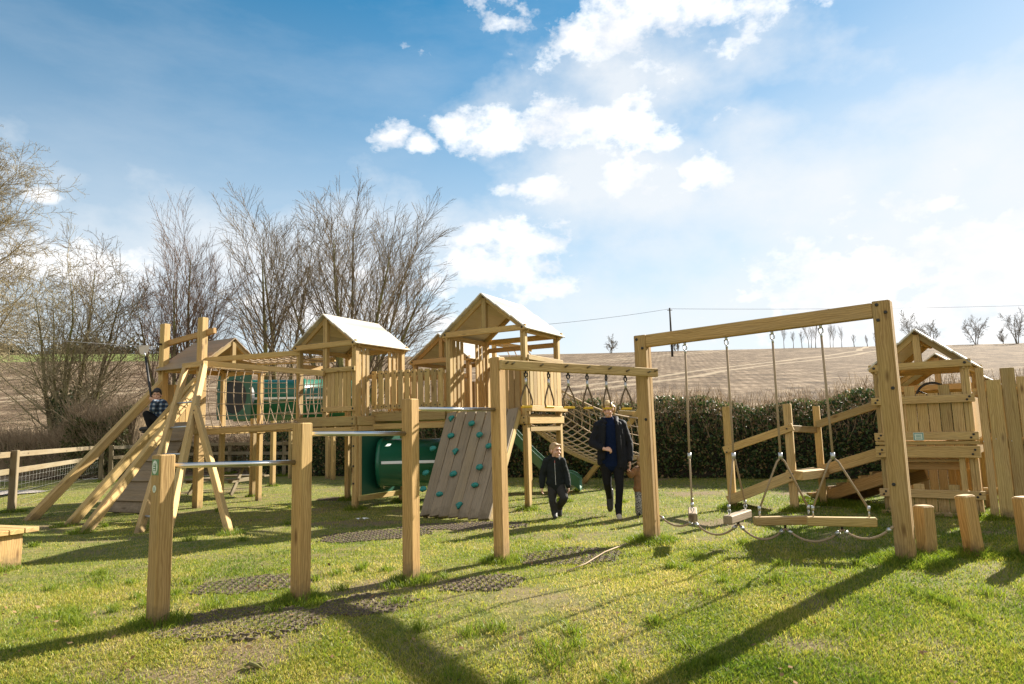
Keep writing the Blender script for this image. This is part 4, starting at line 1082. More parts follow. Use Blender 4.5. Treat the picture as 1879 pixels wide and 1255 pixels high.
def build_net_bridge():
    T = thing('net_bridge', 'rope net bridge slung from timber rails between the zip line tower and the middle tower', 'net bridge', L(5.3, -1.4))
    A = lambda z: L(6.2, -1.60, z)
    near0, near1 = L(6.16, -1.69, 2.74), L(3.62, -.97, 2.42)
    one(T, 'top_rail', near0, near1, .07, .10)
    back0, back1 = L(6.12, -.35, 2.83), L(4.3, .02, 2.80)
    one(T, 'top_rail', L(6.16, -1.56, 2.80), L(4.32, -.88, 2.86), .05, .10); one(T, 'top_rail', back0, back1, .06, .09)
    bot0, bot1 = L(6.12, -1.66, 1.42), L(4.30, -.98, 1.49)
    one(T, 'floor_beam', bot0, bot1, .07, .11); one(T, 'floor_beam', L(6.12, -.35, 1.45), L(4.4, .1, 1.45), .07, .11)
    one(T, 'floor_beam', bot0 + E2 * .1, L(6.12, -.35, 1.43), .06, .1)
    def side(a0, a1, c0, c1, bow):
        nv = V(0, 0, 0) + (-E2) * bow
        return lambda s, t: lerp(lerp(a0, a1, s), lerp(c0, c1, s), t) + nv * (math.sin(math.pi * t) ** .8) + (a1 - a0).normalized() * (.10 * math.sin(math.pi * min(1, t * 1.1)) * (-1 if s < .45 else .6)) * 0 + V(0, 0, -.03 * math.sin(3.14 * s))
    mb = MB(); e0 = lerp(near0, near1, .04) - V(0, 0, .06); e1 = lerp(near0, near1, .72) - V(0, 0, .06)
    rope_grid(mb, side(e0, e1, lerp(bot0, bot1, .05) + V(0, 0, .08), lerp(bot0, bot1, .98) + V(0, 0, .08), .10), 10, 5, .0078); mb.build('side_net', M['rope_pink'], T)
    mb = MB(); rope_grid(mb, side(lerp(back0, back1, .05), lerp(back0, back1, .97), L(6.05, -.35, 1.52), L(4.5, .08, 1.52), -.1), 9, 5, .0078); mb.build('side_net', M['rope_pink'], T)
    mb = MB(); rope_grid(mb, lambda s, t: lerp(lerp(bot0, bot1, s), lerp(L(6.1, -.35, 1.45), L(4.4, .1, 1.45), s), t) + V(0, 0, .07 - .10 * math.sin(3.14 * t)), 14, 7, .008); mb.build('floor_net', M['rope_pink'], T)
    mb = MB()
    # loose climbing net stretched over the tops of the rails
    rope_grid(mb, lambda s, t: lerp(lerp(L(5.6, -1.2, 2.80), L(4.35, -.75, 2.80), s), lerp(back0, back1, .3 + .68 * s), t) + V(0, 0, -.05 * math.sin(3.14 * t)), 9, 5, .009); mb.build('roof_net', M['rope_pink'], T)
    # raised tube tunnel behind, with its round mouth
    S = thing('tube_tunnel', 'raised green tube tunnel with a dark round mouth behind the rope net bridge', 'crawl tunnel', D(430, 900, 15.6) * 1)
    Y = 15.4
    tl, tr_, bl, br = D(398, 688, Y + .22), D(461, 690, Y), D(399, 771, Y + .22), D(461, 770, Y)
    ux = (tr_ - tl); ux.z = 0; wdt = ux.length; ux.normalize(); nv = V(ux.y, -ux.x, 0); cz = (tl.z + bl.z) / 2; hz = (tl.z - bl.z); cc = lerp(tl, br, .5); cc.z = cz
    # panel with a round hole, 28 sided
    mb = MB(); m = 32; rad = .365
    for lay in (0, -.03):
        pass
    outer = []; inner = []
    for q in range(m):
        an = q * 2 * math.pi / m + math.pi / m; cx, sx = math.cos(an), math.sin(an); k = max(abs(cx) / (wdt / 2), abs(sx) / (hz / 2))
        outer.append((cx / k, sx / k)); inner.append((cx * rad * .9, sx * rad * 1.06))
    def pt(xy, d): return cc + ux * xy[0] + UPV * xy[1] + nv * d
    for q in range(m):
        q2 = (q + 1) % m
        mb.sheet([[pt(inner[q], 0), pt(outer[q], 0), pt(outer[q2], 0), pt(inner[q2], 0)], [pt(inner[q2], -.025), pt(outer[q2], -.025), pt(outer[q], -.025), pt(inner[q], -.025)], [pt(inner[q], -.025), pt(inner[q], 0), pt(inner[q2], 0), pt(inner[q2], -.025)]], r=.5)
    mb.build('mouth_panel', M['green_d'], S)
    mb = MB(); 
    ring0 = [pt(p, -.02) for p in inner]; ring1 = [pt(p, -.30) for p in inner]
    mb.ring_loft([ring0, ring1], [0, .3]); mb.build('mouth_shade', M['black'], S)  # black plug in the mouth; the hole's shade is put into its colour
    for q in range(8):
        an = q * .785 + .39; bolt(S, pt((math.cos(an) * rad * 1.2, math.sin(an) * rad * 1.24), 0), nv, .014).data.materials[0] = M['galv']
    c0 = D(446, 735, 16.5); c1 = D(660, 732, 17.3); r = .50
    mb = MB(); mb.tube([c0 - (c1 - c0).normalized() * .2, c0, lerp(c0, c1, .5), lerp(c0, c1, .501), lerp(c0, c1, .52), lerp(c0, c1, .521), c1], [r, r, r, r * 1.05, r * 1.05, r, r], 40, cap=False); mb.build('tube_shell', M['green'], S)
    st = (c1 - c0).normalized(); side_ = V(st.y, -st.x, 0)
    mb = MB(); mb.timber(c0 + side_ * (r + .004) + V(0, 0, .02), c1 + side_ * (r + .004) + V(0, 0, .02), .05, .012, UPV, .004); mb.build('stripe', M['white'], S)  # white strip standing for the highlight along the tube
    for px, py in ((500, 892), (533, 878), (601, 878), (611, 880), (463, 911)):
        g = G(px, py); zt = min(ZA(V(g.x, g.y, 0), 768), 2.2); one(S, 'post', V(g.x, g.y, -.1), V(g.x, g.y, zt), .11, .11, E1, lam=2)
    tuft(G(463, 911), .15, .5); tuft(G(500, 892), .15, .5)

def build_tower_d():
    a0, b0 = 2.4, 2.0
    P = lambda u, v, z: L(a0 + u, b0 + v, z)
    W, Ln, ze, za = 1.4, 1.35, 2.86, 3.36
    T = thing('play_tower', 'rear play tower whose roof peeps over the slatted bridge', 'play tower', P(0, 0, 0), 'roofed play towers')
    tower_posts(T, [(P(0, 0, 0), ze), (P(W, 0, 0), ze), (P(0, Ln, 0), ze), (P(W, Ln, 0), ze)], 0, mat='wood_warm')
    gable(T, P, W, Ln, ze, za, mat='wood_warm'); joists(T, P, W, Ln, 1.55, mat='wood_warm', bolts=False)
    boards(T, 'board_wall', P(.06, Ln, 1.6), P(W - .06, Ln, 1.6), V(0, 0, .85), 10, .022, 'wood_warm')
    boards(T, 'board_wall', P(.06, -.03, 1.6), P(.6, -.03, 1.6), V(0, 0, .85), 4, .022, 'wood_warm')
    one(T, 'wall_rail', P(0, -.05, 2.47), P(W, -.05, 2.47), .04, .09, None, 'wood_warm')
    # gangway from the tallest tower
    S = thing('gangway', 'short plank gangway linking the tallest tower to the rear tower', 'play bridge', L(1.6, 1.4))
    mb = MB(); q0, q1 = L(1.3, 1.34, 1.55), L(2.75, 1.95, 1.55)
    for i in range(9):
        p = lerp(q0, q1, (i + .5) / 9); mb.timber(p - E1 * .38, p + E1 * .38, .16, .03, E2)
    mb.build('deck', M['wood'], S)
    one(S, 'stringer', q0 - E1 * .35 - V(0, 0, .08), q1 - E1 * .35 - V(0, 0, .08), .05, .12); one(S, 'stringer', q0 + E1 * .35 - V(0, 0, .08), q1 + E1 * .35 - V(0, 0, .08), .05, .12)
    # green slide
    S = thing('slide', 'green plastic slide curving down from the rear tower to the grass', 'slide', G(1062, 893))
    e = D(1066, 893, 14.6); e.z = .10
    st = P(-.05, .65, 1.55)
    dirh = V(e.x - st.x, e.y - st.y, 0); ln = dirh.length; dh = dirh.normalized(); sd = V(dh.y, -dh.x, 0)
    prof = [(0, 1.60), (.05, 1.58), (.14, 1.45), (.30, 1.10), (.50, .66), (.66, .36), (.76, .24), (.84, .21), (.90, .19), (.95, .15), (1.0, .06)]
    def sect(t, z):
        c = V(st.x, st.y, 0) + dirh * t + V(0, 0, z); w = .25
        k = 1.0 if t < .85 else 1.0 + (t - .85) * .4
        return [c + sd * x * w * k + V(0, 0, y) for x, y in ((-1.1, .20), (-1.02, .205), (-.97, .10), (-.85, .012), (-.4, 0), (.4, 0), (.85, .012), (.97, .10), (1.02, .205), (1.1, .20), (1.06, -.03), (.5, -.045), (-.5, -.045), (-1.06, -.03))]
    mb = MB(); mb.ring_loft([sect(t, z) for t, z in prof], [t * ln for t, _ in prof], smooth=False); mb.build('chute', M['slide'], S)
    for sg in (-1, 1):
        mb = MB(); mb.tube([sect(t, z)[1 if sg < 0 else 8] + V(0, 0, .004) for t, z in prof], .013, 6); mb.build('lip', M['white'] if False else M['slide'], S)
    one(S, 'support_leg', V(st.x, st.y, 0) + dirh * .45 + V(0, 0, -.05), V(st.x, st.y, 0) + dirh * .45 + V(0, 0, .70), .06, .06)

def build_scramble_net():
    T = thing('scramble_net', 'sloping rope scramble net descending behind the woman to an angled timber frame', 'climbing net', L(0, 1.5))
    N0, N1 = D(962, 774, 13.0), D(1096, 852, 14.6); F0, F1 = D(1037, 764, 13.6), D(1185, 836, 15.6)
    T0, T1 = D(1029, 716, 13.4), D(1176, 768, 15.5)
    mb = MB(); rope_grid(mb, lambda s, t: lerp(lerp(N0, N1, s), lerp(F0, F1, s), t) - V(0, 0, .16 * math.sin(3.14 * t) + .10 * math.sin(3.14 * s)), 15, 7, .012)
    mb.tube([lerp(N0, N1, i / 12) - V(0, 0, .10 * math.sin(3.14 * i / 12)) for i in range(13)], .022, 7)
    mb.build('floor_net', M['rope_pink'], T)
    mb = MB(); rope_grid(mb, lambda s, t: lerp(lerp(F0, F1, s) - V(0, 0, .10 * math.sin(3.14 * s)), lerp(T0, T1, s) - V(0, 0, .12 * math.sin(3.14 * s)), t) + E2 * .12 * math.sin(3.14 * t), 11, 4, .010)
    mb.tube([lerp(T0, T1, i / 12) - V(0, 0, .12 * math.sin(3.14 * i / 12)) for i in range(13)], .019, 7)
    mb.build('side_net', M['rope_pink'], T)
    g = G(1066, 888); h = V(N1.x, N1.y, N1.z); tp = D(1178, 748, 15.3)
    one(T, 'end_timber', V(g.x, g.y, -.05), tp, .10, .11, E2); 
    g2 = D(1196, 890, 16.0); g2.z = -.05; one(T, 'end_timber', g2, D(1190, 750, 15.8), .10, .10, E1)
    one(T, 'end_rail', D(1135, 757, 15.35), D(1200, 760, 15.9), .06, .10); one(T, 'end_rail', N1, F1, .06, .09)
    one(T, 'end_rail', L(.0, 1.38, 1.50), N0, .08, .09)
    # rail with knotted ropes above, seen through the tallest tower
    r0, r1 = D(893, 628, 14.3), D(976, 641, 14.0)
    one(T, 'top_rail', r0, r1, .05, .10); 
    for px, py in ((912, 872), (972, 868)):
        g = D(px, py, 14.15); zt = ZA(g, 632); one(T, 'post', V(g.x, g.y, -.1), V(g.x, g.y, zt), .08, .08, E1)
    for i in range(4):
        p = lerp(r0, r1, .35 + .17 * i); mb = MB(); mb.tube([p - E2 * .03, p - V(.0, 0, .12) + V(.10, 0, 0), p + V(.22, .1, -.42)], .011, 6); mb.build('rope', M['rope_pink'], T)

# ------------------------------------------------------------------ playhouse side
YB = R(39)
PO = V(6.10, 9.22, 0); H1 = V(-math.cos(YB), math.sin(YB), 0); H2 = V(math.sin(YB), math.cos(YB), 0)
def HP(u, v, z): return PO + H1 * u + H2 * v + V(0, 0, z)
def build_playhouse():
    T = thing('playhouse', 'two-storey timber playhouse with battlement boards and pitched roof beside the palisade', 'playhouse', HP(0, 0, 0))
    W, Ln, ze, za = 1.06, 1.35, 2.07, 2.50
    for u, v in ((0, 0), (W, 0), (0, Ln), (W, Ln)): one(T, 'post', HP(u, v, -.1), HP(u, v, ze), .10, .10, H1, 'wood', lam=2)
    gable(T, HP, W, Ln, ze, za, ovu=.10, ovv=.10, nb=6)
    F = -.065
    boards(T, 'board_wall', HP(.05, F + .02, 1.02), HP(W - .05, F + .02, 1.02), V(0, 0, .64), 7, .022, tops=(0, .17, 0, 0, .17, 0, .0))
    def rail(z, h, u0=-.09, u1=None, f=F - .03, mat='wood', nb=2):
        u1 = W + .09 if u1 is None else u1
        one(T, 'rail', HP(u0, f, z), HP(u1, f, z), .045, h, None, mat)
        for u in (-.02, W + .02):
            for k in range(nb): bolt(T, HP(u + .03 * (k - .5), f - .024, z + .022 * (1 - 2 * k) * (h / .12)), -H2, .015)
    rail(1.575, .105); rail(1.075, .11); rail(.985, .05, f=F - .005, nb=0); rail(.865, .155, f=F - .045); rail(.30, .11); rail(.03, .06, nb=1)
    boards(T, 'board_wall', HP(.05, F + .02, .05), HP(W - .05, F + .02, .05), V(0, 0, .25), 7, .022, tops=(0, .5, 0, 0, .5, 0, 0))
    one(T, 'counter', HP(.12, .10, .745), HP(W - .1, .10, .745), .24, .035, H2); one(T, 'counter_beam', HP(.08, .16, .66), HP(W - .05, .16, .66), .045, .10, H2, 'wood_warm')
    one(T, 'jamb', HP(.13, F, .35), HP(.13, F, .8), .07, .04, H1); one(T, 'jamb', HP(W - .13, F, .35), HP(W - .13, F, .8), .07, .04, H1, 'wood_warm')
    mb = MB()
    for i in range(8): mb.timber(HP(0, Ln * (i + .5) / 8, 1.0), HP(W, Ln * (i + .5) / 8, 1.0), Ln / 8 - .006, .03, H2)
    mb.build('deck', M['wood_warm'], T)
    for u in (-.03, W + .03):
        one(T, 'rim_joist', HP(u, 0, .9), HP(u, Ln, .9), .045, .14)
    boards(T, 'board_wall', HP(-.03, .1, 1.04), HP(-.03, Ln - .05, 1.04), V(0, 0, .55), 8, .022)
    boards(T, 'board_wall', HP(.1, Ln, .08), HP(W * .45, Ln, .08), V(0, 0, .7), 4, .022, 'wood_warm')
    # ship's wheel on the upper deck
    c = HP(W * .42, .35, 1.62); mb = MB(); n = 26
    mb.tube([c + H1 * math.cos(q * 6.2832 / n) * .20 + V(0, 0, math.sin(q * 6.2832 / n) * .2) for q in range(n + 1)], .017, 8)
    for q in range(3):
        a = q * 2.094 + .5; mb.tube([c, c + H1 * math.cos(a) * .2 + V(0, 0, math.sin(a) * .2)], .012, 6)
    mb.tube([c, c + H2 * .12], .02, 8); mb.build('steering_wheel', M['black'], T)
    # plate
    pc = HP(.60, F - .0555, 1.072); mb = MB(); mb.timber(pc - V(0, 0, .055), pc + V(0, 0, .055), .125, .006, H1, .002); pl = mb.build('sign_plate', M['sign_pale'], T)
    mb = MB()
    for z, w in ((.045, .11), (-.045, .11)): mb.timber(pc + V(0, 0, z) - H1 * w / 2 - H2 * .004, pc + V(0, 0, z) + H1 * w / 2 - H2 * .004, .008, .003, UPV, .001)
    for x in (-.052, .052): mb.timber(pc + H1 * x + V(0, 0, -.04) - H2 * .004, pc + H1 * x + V(0, 0, .04) - H2 * .004, .008, .003, H1, .001)
    for z in (.02, .0, -.02): mb.timber(pc + V(0, 0, z) - H1 * .03 - H2 * .004, pc + V(0, 0, z) + H1 * .03 - H2 * .004, .007, .003, UPV, .001)
    mb.build('sign_print', M['teal'], pl)
    tuft(HP(0, -.1, 0), .2, 1.5); 
    for u in (.2, .5, .8, 1.1, 1.4): tuft(HP(u, -.12, 0), .12, .5)
    # second, lower roof standing behind
    S = thing('playhouse', 'lower roofed playhouse seen through the open gable of the nearer one', 'playhouse', HP(.2, 2.6, 0))
    Q = lambda u, v, z: HP(-.1 + u, 2.7 + v, z)
    for u, v in ((0, 0), (1.5, 0), (0, 1.3), (1.5, 1.3)): one(S, 'post', Q(u, v, -.1), Q(u, v, 1.86), .10, .10, H1, 'wood_warm', lam=2)
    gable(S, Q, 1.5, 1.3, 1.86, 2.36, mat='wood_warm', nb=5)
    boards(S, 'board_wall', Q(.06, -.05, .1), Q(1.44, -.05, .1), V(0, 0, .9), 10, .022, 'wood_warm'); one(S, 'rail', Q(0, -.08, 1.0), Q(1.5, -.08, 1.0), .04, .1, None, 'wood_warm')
    # palisade, on its own line
    G1 = V(-math.cos(R(24)), math.sin(R(24)), 0); G2 = V(math.sin(R(24)), math.cos(R(24)), 0)
    KP = lambda u, v, z: PO + G1 * u + G2 * v + V(0, 0, z)
    K = thing('palisade_fence', 'tall palisade of vertical boards with uneven tops beside the playhouse', 'fence', KP(-.1, 0, 0))
    x = -.10; hs = [1.97, 1.80, 1.95, 1.83, 1.98, 1.84, 1.95, 1.82, 1.95, 1.84]; ws = [.10, .175, .165, .18, .17, .18, .16, .18, .17, .17]
    for i, (h, w) in enumerate(zip(hs, ws)):
        p = KP(x - w / 2, -.075 - (.012 if i % 2 else 0), 0); one(K, 'board', V(p.x, p.y, -.05), V(p.x, p.y, h), w - .008, .032, G1, 'wood', .005); x -= w
        if i < 7:
            for z in (1.0,): bolt(K, p + V(0, 0, z + .03 * (i % 2)) - G2 * .016 + G1 * .04, -G2, .006, .004).data.materials[0] = M['galv']
        if i % 2 == 0: tuft(p - G2 * .06, .12, .6)
    for z in (.35, 1.0, 1.65): one(K, 'rail', KP(-.06, -.02, z), KP(x, -.02, z), .045, .09)
    for u in (-.7, -1.5): one(K, 'post', KP(u, .05, -.1), KP(u, .05, 1.7), .09, .09, G1)

def build_ramps():
    P1, P2, P3 = G(1345, 932), G(1459, 937), G(1512, 926)
    T = thing('access_ramp', 'handrailed timber walkway rising to the playhouse in front of the hedge', 'ramp', (P1.x, P1.y, 0))
    z1 = ZA(P1, 746); z2 = ZA(P2, 741); z3 = ZA(P3, 745)
    one(T, 'post', V(P1.x, P1.y, -.1), V(P1.x, P1.y, z1), .115, .10, E1); one(T, 'post', V(P2.x, P2.y, -.1), V(P2.x, P2.y, z2), .115, .10, E1); one(T, 'post', V(P3.x, P3.y, -.1), V(P3.x, P3.y, z3), .10, .10, E1)
    def at(P, py, off=.0): z = ZA(P, py); return V(P.x, P.y, z) - E2 * off
    d12 = (P2 - P1).normalized()
    H_ = HP(1.14, .25, 0); H_.z = 0
    one(T, 'handrail', at(P1, 826, .075) - d12 * .07, at(P2, 783, .075) + d12 * .07, .045, .115); one(T, 'handrail', at(P2, 786, .03), at(P3, 789, -.04), .045, .10)
    one(T, 'handrail', at(P3, 779, .06), V(H_.x, H_.y, ZA(H_, 742)), .045, .115)
    one(T, 'stringer', at(P1, 918, .08) - d12 * .05, at(P2, 872, .08), .06, .15); 
    a, b = at(P2, 871, .10) + d12 * .04, at(P3, 866, .08); one(T, 'platform', a, b, .26, .13, E2)
    one(T, 'stringer', at(P3, 864, .02), V(H_.x, H_.y, ZA(H_, 831)), .06, .17)
    back = E2 * .9
    for p0, p1, n in ((at(P1, 916), at(P2, 868), 8), (at(P3, 860), V(H_.x, H_.y, ZA(H_, 826)), 10)):
        mb = MB()
        for i in range(n):
            c = lerp(p0, p1, (i + .5) / n) + V(0, 0, -.03); mb.timber(c, c + back, (p1 - p0).length / n - .01, .03, p1 - p0)
        mb.build('deck', M['wood'], T)
    for p, ys in ((P1, (826, 918)), (P2, (783, 872))):
        for y in ys:
            for k in (-1, 1): bolt(T, at(p, y, .10 if y < 850 else .112) + V(0.02 * k, 0, .028 * k), -E2, .013)
    one(T, 'post', P1 + E2 * .9 + V(0, 0, -.1), P1 + E2 * .9 + V(0, 0, 1.0), .1, .1, E1) if False else None
    for p in (P1, P2, P3): tuft(p, .2, 1.2)
    S = thing('cleated_ramp', 'low wooden ramp with white-lit foot cleats climbing out of long grass', 'ramp', G(1474, 917))
    g0 = G(1474, 918); g1 = D(1632, 868, 10.15)
    n = 8; mb = MB(); dd = g1 - g0; wv = V(dd.y, -dd.x, 0).normalized(); wv = wv if wv.y > 0 else -wv
    one(S, 'side_beam', g0 + V(0, 0, -.05), g1 + V(0, 0, -.05), .05, .17, None, 'wood_warm'); one(S, 'side_beam', g0 + wv * .75 + V(0, 0, -.05), g1 + wv * .75 + V(0, 0, -.05), .05, .17, None, 'wood_warm')
    mb = MB()
    for i in range(14):
        c = lerp(g0, g1, (i + .5) / 14) + V(0, 0, .045); mb.timber(c - wv * .02, c + wv * .77, dd.length / 14 - .006, .024, dd)
    mb.build('deck', M['wood_warm'], S)
    for i in range(n):
        c = lerp(g0, g1, (i + .6) / n) + V(0, 0, .075); one(S, 'cleat', c - wv * .025, c + wv * .76, .05, .045, dd, 'wood')
    for t in range(9):
        p = lerp(g0, g1, t / 9); tuft((p.x, p.y - .1), .2, 1.3)

def build_stumps():
    info = [(1703, 1020, 927, .155, .0, 'shortest squat timber stump, close beside the tallest swing post'), (1790, 1018, 908, .15, -.045, 'slim leaning timber stump in front of the playhouse and palisade joint'), (1893, 1022, 911, .15, -.02, 'timber stump cut off by the edge of the view in front of the palisade')]
    for px, py, ty, w, ln, lb in info:
        g = G(px, py); z = ZA(g, ty)
        T = thing('timber_stump', lb, 'stump', (g.x, g.y, 0), 'stepping stumps')
        one(T, 'stump', V(g.x, g.y, -.1), V(g.x + ln, g.y, z), w, w * .85, V(1, .25, 0), 'wood_post', .018); tuft(g, .2, 1.6)
    for i in range(3):
        pass

def build_bench():
    g = G(-14, 1048)
    T = thing('timber_bench', 'low chunky timber bench end with a cross brace at the picture edge', 'bench', (g.x, g.y, 0))
    z = ZA(g, 984); d = V(-.93, .36, 0).normalized(); w = V(d.y, -d.x, 0); w = w if w.y > 0 else -w
    c = V(g.x, g.y, 0)
    one(T, 'leg', c + w * .12 + V(0, 0, -.05), c + w * .12 + V(0, 0, z), .16, .24, d, 'wood_post', .008); one(T, 'leg', c + w * .12 + d * 1.5 + V(0, 0, -.05), c + w * .12 + d * 1.5 + V(0, 0, z), .16, .24, d, 'wood_post')
    for k in range(3): one(T, 'seat_plank', c - d * .13 + w * (-.02 + k * .16) + V(0, 0, z + .028), c + d * 1.7 + w * (-.02 + k * .16) + V(0, 0, z + .028), .15, .052, w, 'wood')
    one(T, 'apron', c + d * .06 - w * .055 + V(0, 0, z - .045), c + d * 1.6 - w * .055 + V(0, 0, z - .045), .04, .085, None, 'wood_post')
    one(T, 'cross_brace', c + d * .08 + w * .02 + V(0, 0, .10), c + d * .75 + w * .02 + V(0, 0, z - .03), .05, .11, w, 'wood_post'); one(T, 'cross_brace', c + d * .65 + w * .1 + V(0, 0, .05), c + d * .08 + w * .1 + V(0, 0, z - .05), .05, .11, w, 'wood_post')
    tuft(c, .2, 1.5)

def build_fences():
    def fence(label, pts, hts, ext0=None):
        T = thing('rail_fence', label, 'fence', (pts[0].x, pts[0].y, 0), 'post and rail fences')
        for p, h in zip(pts, hts): one(T, 'post', V(p.x, p.y, -.15), V(p.x, p.y, h), .12, .12, None if False else V(1, .3, 0), 'wood_old', .01)
        for p, q, h0, h1 in zip(pts, pts[1:], hts, hts[1:]):
            d = (q - p).normalized(); n = V(d.y, -d.x, 0); n = n if n.y < 0 else -n
            for k in (.08, .40): one(T, 'rail', V(p.x, p.y, h0 - k) + n * .075, V(q.x, q.y, h1 - k) + n * .075, .04, .11, None, 'wood_old')
            ln = (q - p).length; mb = MB(); m = int(ln / .28)
            for i in range(m + 1):
                c = lerp(p, q, i / m) + n * .065; mb.tube([V(c.x, c.y, 0.03), V(c.x, c.y, .78)], .0016, 4)
            for j in range(6):
                z = .05 + j * .145; mb.tube([V(p.x, p.y, z) + n * .065, V(q.x, q.y, z) + n * .065], .0016, 4)
            mb.build('wire_mesh', M['wire'], T)
        for p in pts: tuft(p, .22, .8)
    p0 = G(21, 940); p1 = G(184, 884); d = (p1 - p0)
    pm = p0 - d * .55; 
    fence('weathered rail fence with wire mesh running away from the lane to the scrub hedge', [pm, p0, p1], [1.17, 1.17, 1.17])
    q = [p1 + V(.25, .1, 0), G(303, 874), G(421, 871), G(521, 874), G(640, 871), G(770, 868)]
    fence('rail fence with wire mesh seen between the tower legs along the back hedge', q, [1.15, 1.15, 1.15, 1.14, 1.12, 1.12])
    # benches seen under the net bridge
    T = thing('picnic_table', 'small picnic table standing under the rope net bridge', 'table', G(410, 896))
    a, b = D(352, 868, 16.4), D(452, 866, 16.0)
    z = a.z; a.z = b.z = .62
    w = V(.25, .97, 0)
    for k in range(4): one(T, 'table_plank', a + w * k * .14, b + w * k * .14, .13, .04, w, 'wood_old')
    for s in (-.35, .8): one(T, 'seat_plank', V(a.x, a.y, .36) + w * s, V(b.x, b.y, .36) + w * s, .2, .04, w, 'wood_old')
    for f in (.12, .88):
        c = lerp(a, b, f); c.z = 0
        one(T, 'leg', c - w * .3, c + w * .12 + V(0, 0, .6), .04, .09, None, 'wood_old'); one(T, 'leg', c + w * .75, c + w * .32 + V(0, 0, .6), .04, .09, None, 'wood_old'); one(T, 'bearer', c - w * .4 + V(0, 0, .32), c + w * .85 + V(0, 0, .32), .04, .09, None, 'wood_old')

def build_pole():
    Y = 150.0; p = D(1233, 640, Y); g = float(ground_z(p.x, Y)); zt = ZA(V(p.x, Y, 0), 565)
    T = thing('utility_pole', 'dark utility pole on the hillside carrying a thin overhead wire', 'utility pole', (p.x, Y, g))
    mb = MB(); mb.tube([V(p.x, Y, g - .5), V(p.x, Y, zt)], [.26, .17], 10); mb.build('pole', M['twig_dead'], T)
    one(T, 'insulator', V(p.x - .55, Y, zt - .5), V(p.x + .55, Y, zt - .5), .14, .14, V(0, 1, 0), 'wood_old')
    top = V(p.x, Y, zt - .2)
    for end, sag in ((D(700, 612, 118), 1.0), (D(1900, 560, 175), .4)):
        mb = MB(); mb.tube([lerp(top, end, t / 16) - V(0, 0, sag * 4 * (t / 16) * (1 - t / 16)) for t in range(17)], .035, 5); mb.build('wire', M['twig_dead'], T)

def build_small():
    # rubber mats grown into the turf
    where = ['beside the lowest pull-up post', 'behind the lowest pull-up bar in straw grass', 'between the two taller pull-up posts', 'at the foot of the ring beam post', 'in front of the crawl tube', 'at the foot of the climbing wall', 'under the row of hanging rings', 'beneath the middle tower deck']
    for i, (c, ha, hb, an) in enumerate(MATS):
        ca, sa = math.cos(an), math.sin(an); st = .086; pol = []; m = 6
        nx, ny = int(2 * ha / st) + 2, int(2 * hb / st) + 2
        ii, jj = np.meshgrid(np.arange(-nx // 2, nx // 2 + 1), np.arange(-ny // 2, ny // 2 + 1)); u = (ii + .5 * (jj % 2)) * st; v = jj * st * .87
        u = u.ravel(); v = v.ravel(); x = c.x + u * ca - v * sa; y = c.y + u * sa + v * ca
        e = (u / ha) ** 2 + (v / hb) ** 2 + (fbm(x * 5, y * 5, 77) - .5) * .7; k = e < .95
        x = x[k]; y = y[k]; n = len(x); z = ground_z(x, y)
        ang = np.arange(m) * np.pi / 3 + .5
        ring = []
        for r_, zz in ((.0455, -.005), (.0455, .012), (.0335, .013), (.032, -.005)):
            ring.append(np.stack([x[:, None] + np.cos(ang) * r_, y[:, None] + np.sin(ang) * r_, z[:, None] + zz + 0 * ang], -1))
        Vt = np.stack(ring, 1)                       # n,4,m,3
        idx = np.arange(n * 4 * m).reshape(n, 4, m); nxt = np.roll(idx, -1, 2)
        F = np.stack([idx[:, :-1], nxt[:, :-1], nxt[:, 1:], idx[:, 1:]], -1).reshape(-1, 4)
        base = np.array([c.x, c.y, 0])
        o = link('rubber_mat', np_mesh('rubber_mat', Vt.reshape(-1, 3) - base, F, M['mat']), None, (c.x, c.y, 0))
        tag(o, 'worn honeycomb rubber mat sunk in the grass ' + where[i], 'rubber mat', 'honeycomb safety mats in the grass')
    g = G(665, 957); mb = MB(); 
    pts = [[g + V(x * .035 - .10, y * .03 + rnd.uniform(-.006, .006), .035 + .022 * rnd.random()) for x in range(7)] for y in range(-1, 3)]
    for j in range(3):
        for i in range(6):
            if (i, j) in ((0, 0), (5, 2), (4, 0), (3, 2)): continue
            mb.sheet([[pts[j][i], pts[j][i + 1], pts[j + 1][i + 1], pts[j + 1][i]]])
    o = mb.build('paper_scrap', M['paper'], None, g); tag(o, 'crumpled scrap of white paper lying on shaded grass before the crawl tube', 'litter')
    g = GG(466, 1228); mb = MB(); mb.tube([g + V(-.06, .025, .015), g + V(-.03, .012, .03), g + V(.02, -.012, .024), g + V(.055, -.02, .012)], [.004, .013, .012, .004], 7); mb.tube([g + V(-.02, .02, .02), g + V(.03, .03, .02), g + V(.05, .01, .012)], [.008, .014, .004], 6)
    o = mb.build('bark_fragment', M['bark'], None, g); tag(o, 'dark curled fragment of bark lying in the nearest straw grass', 'bark')
    # scrap of white rope half lost in the turf near the ring mats
    mb = MB(); q = [G(1040, 1054), G(1075, 1040), G(1110, 1018), G(1150, 1002)]; mb.tube([p + V(0, 0, .03) for p in q], .006, 6)
    o = mb.build('old_rope', M['rope_pink'], None, q[0]); tag(o, 'thin pale line of old rope lying across the turf beyond the ring mats', 'rope')

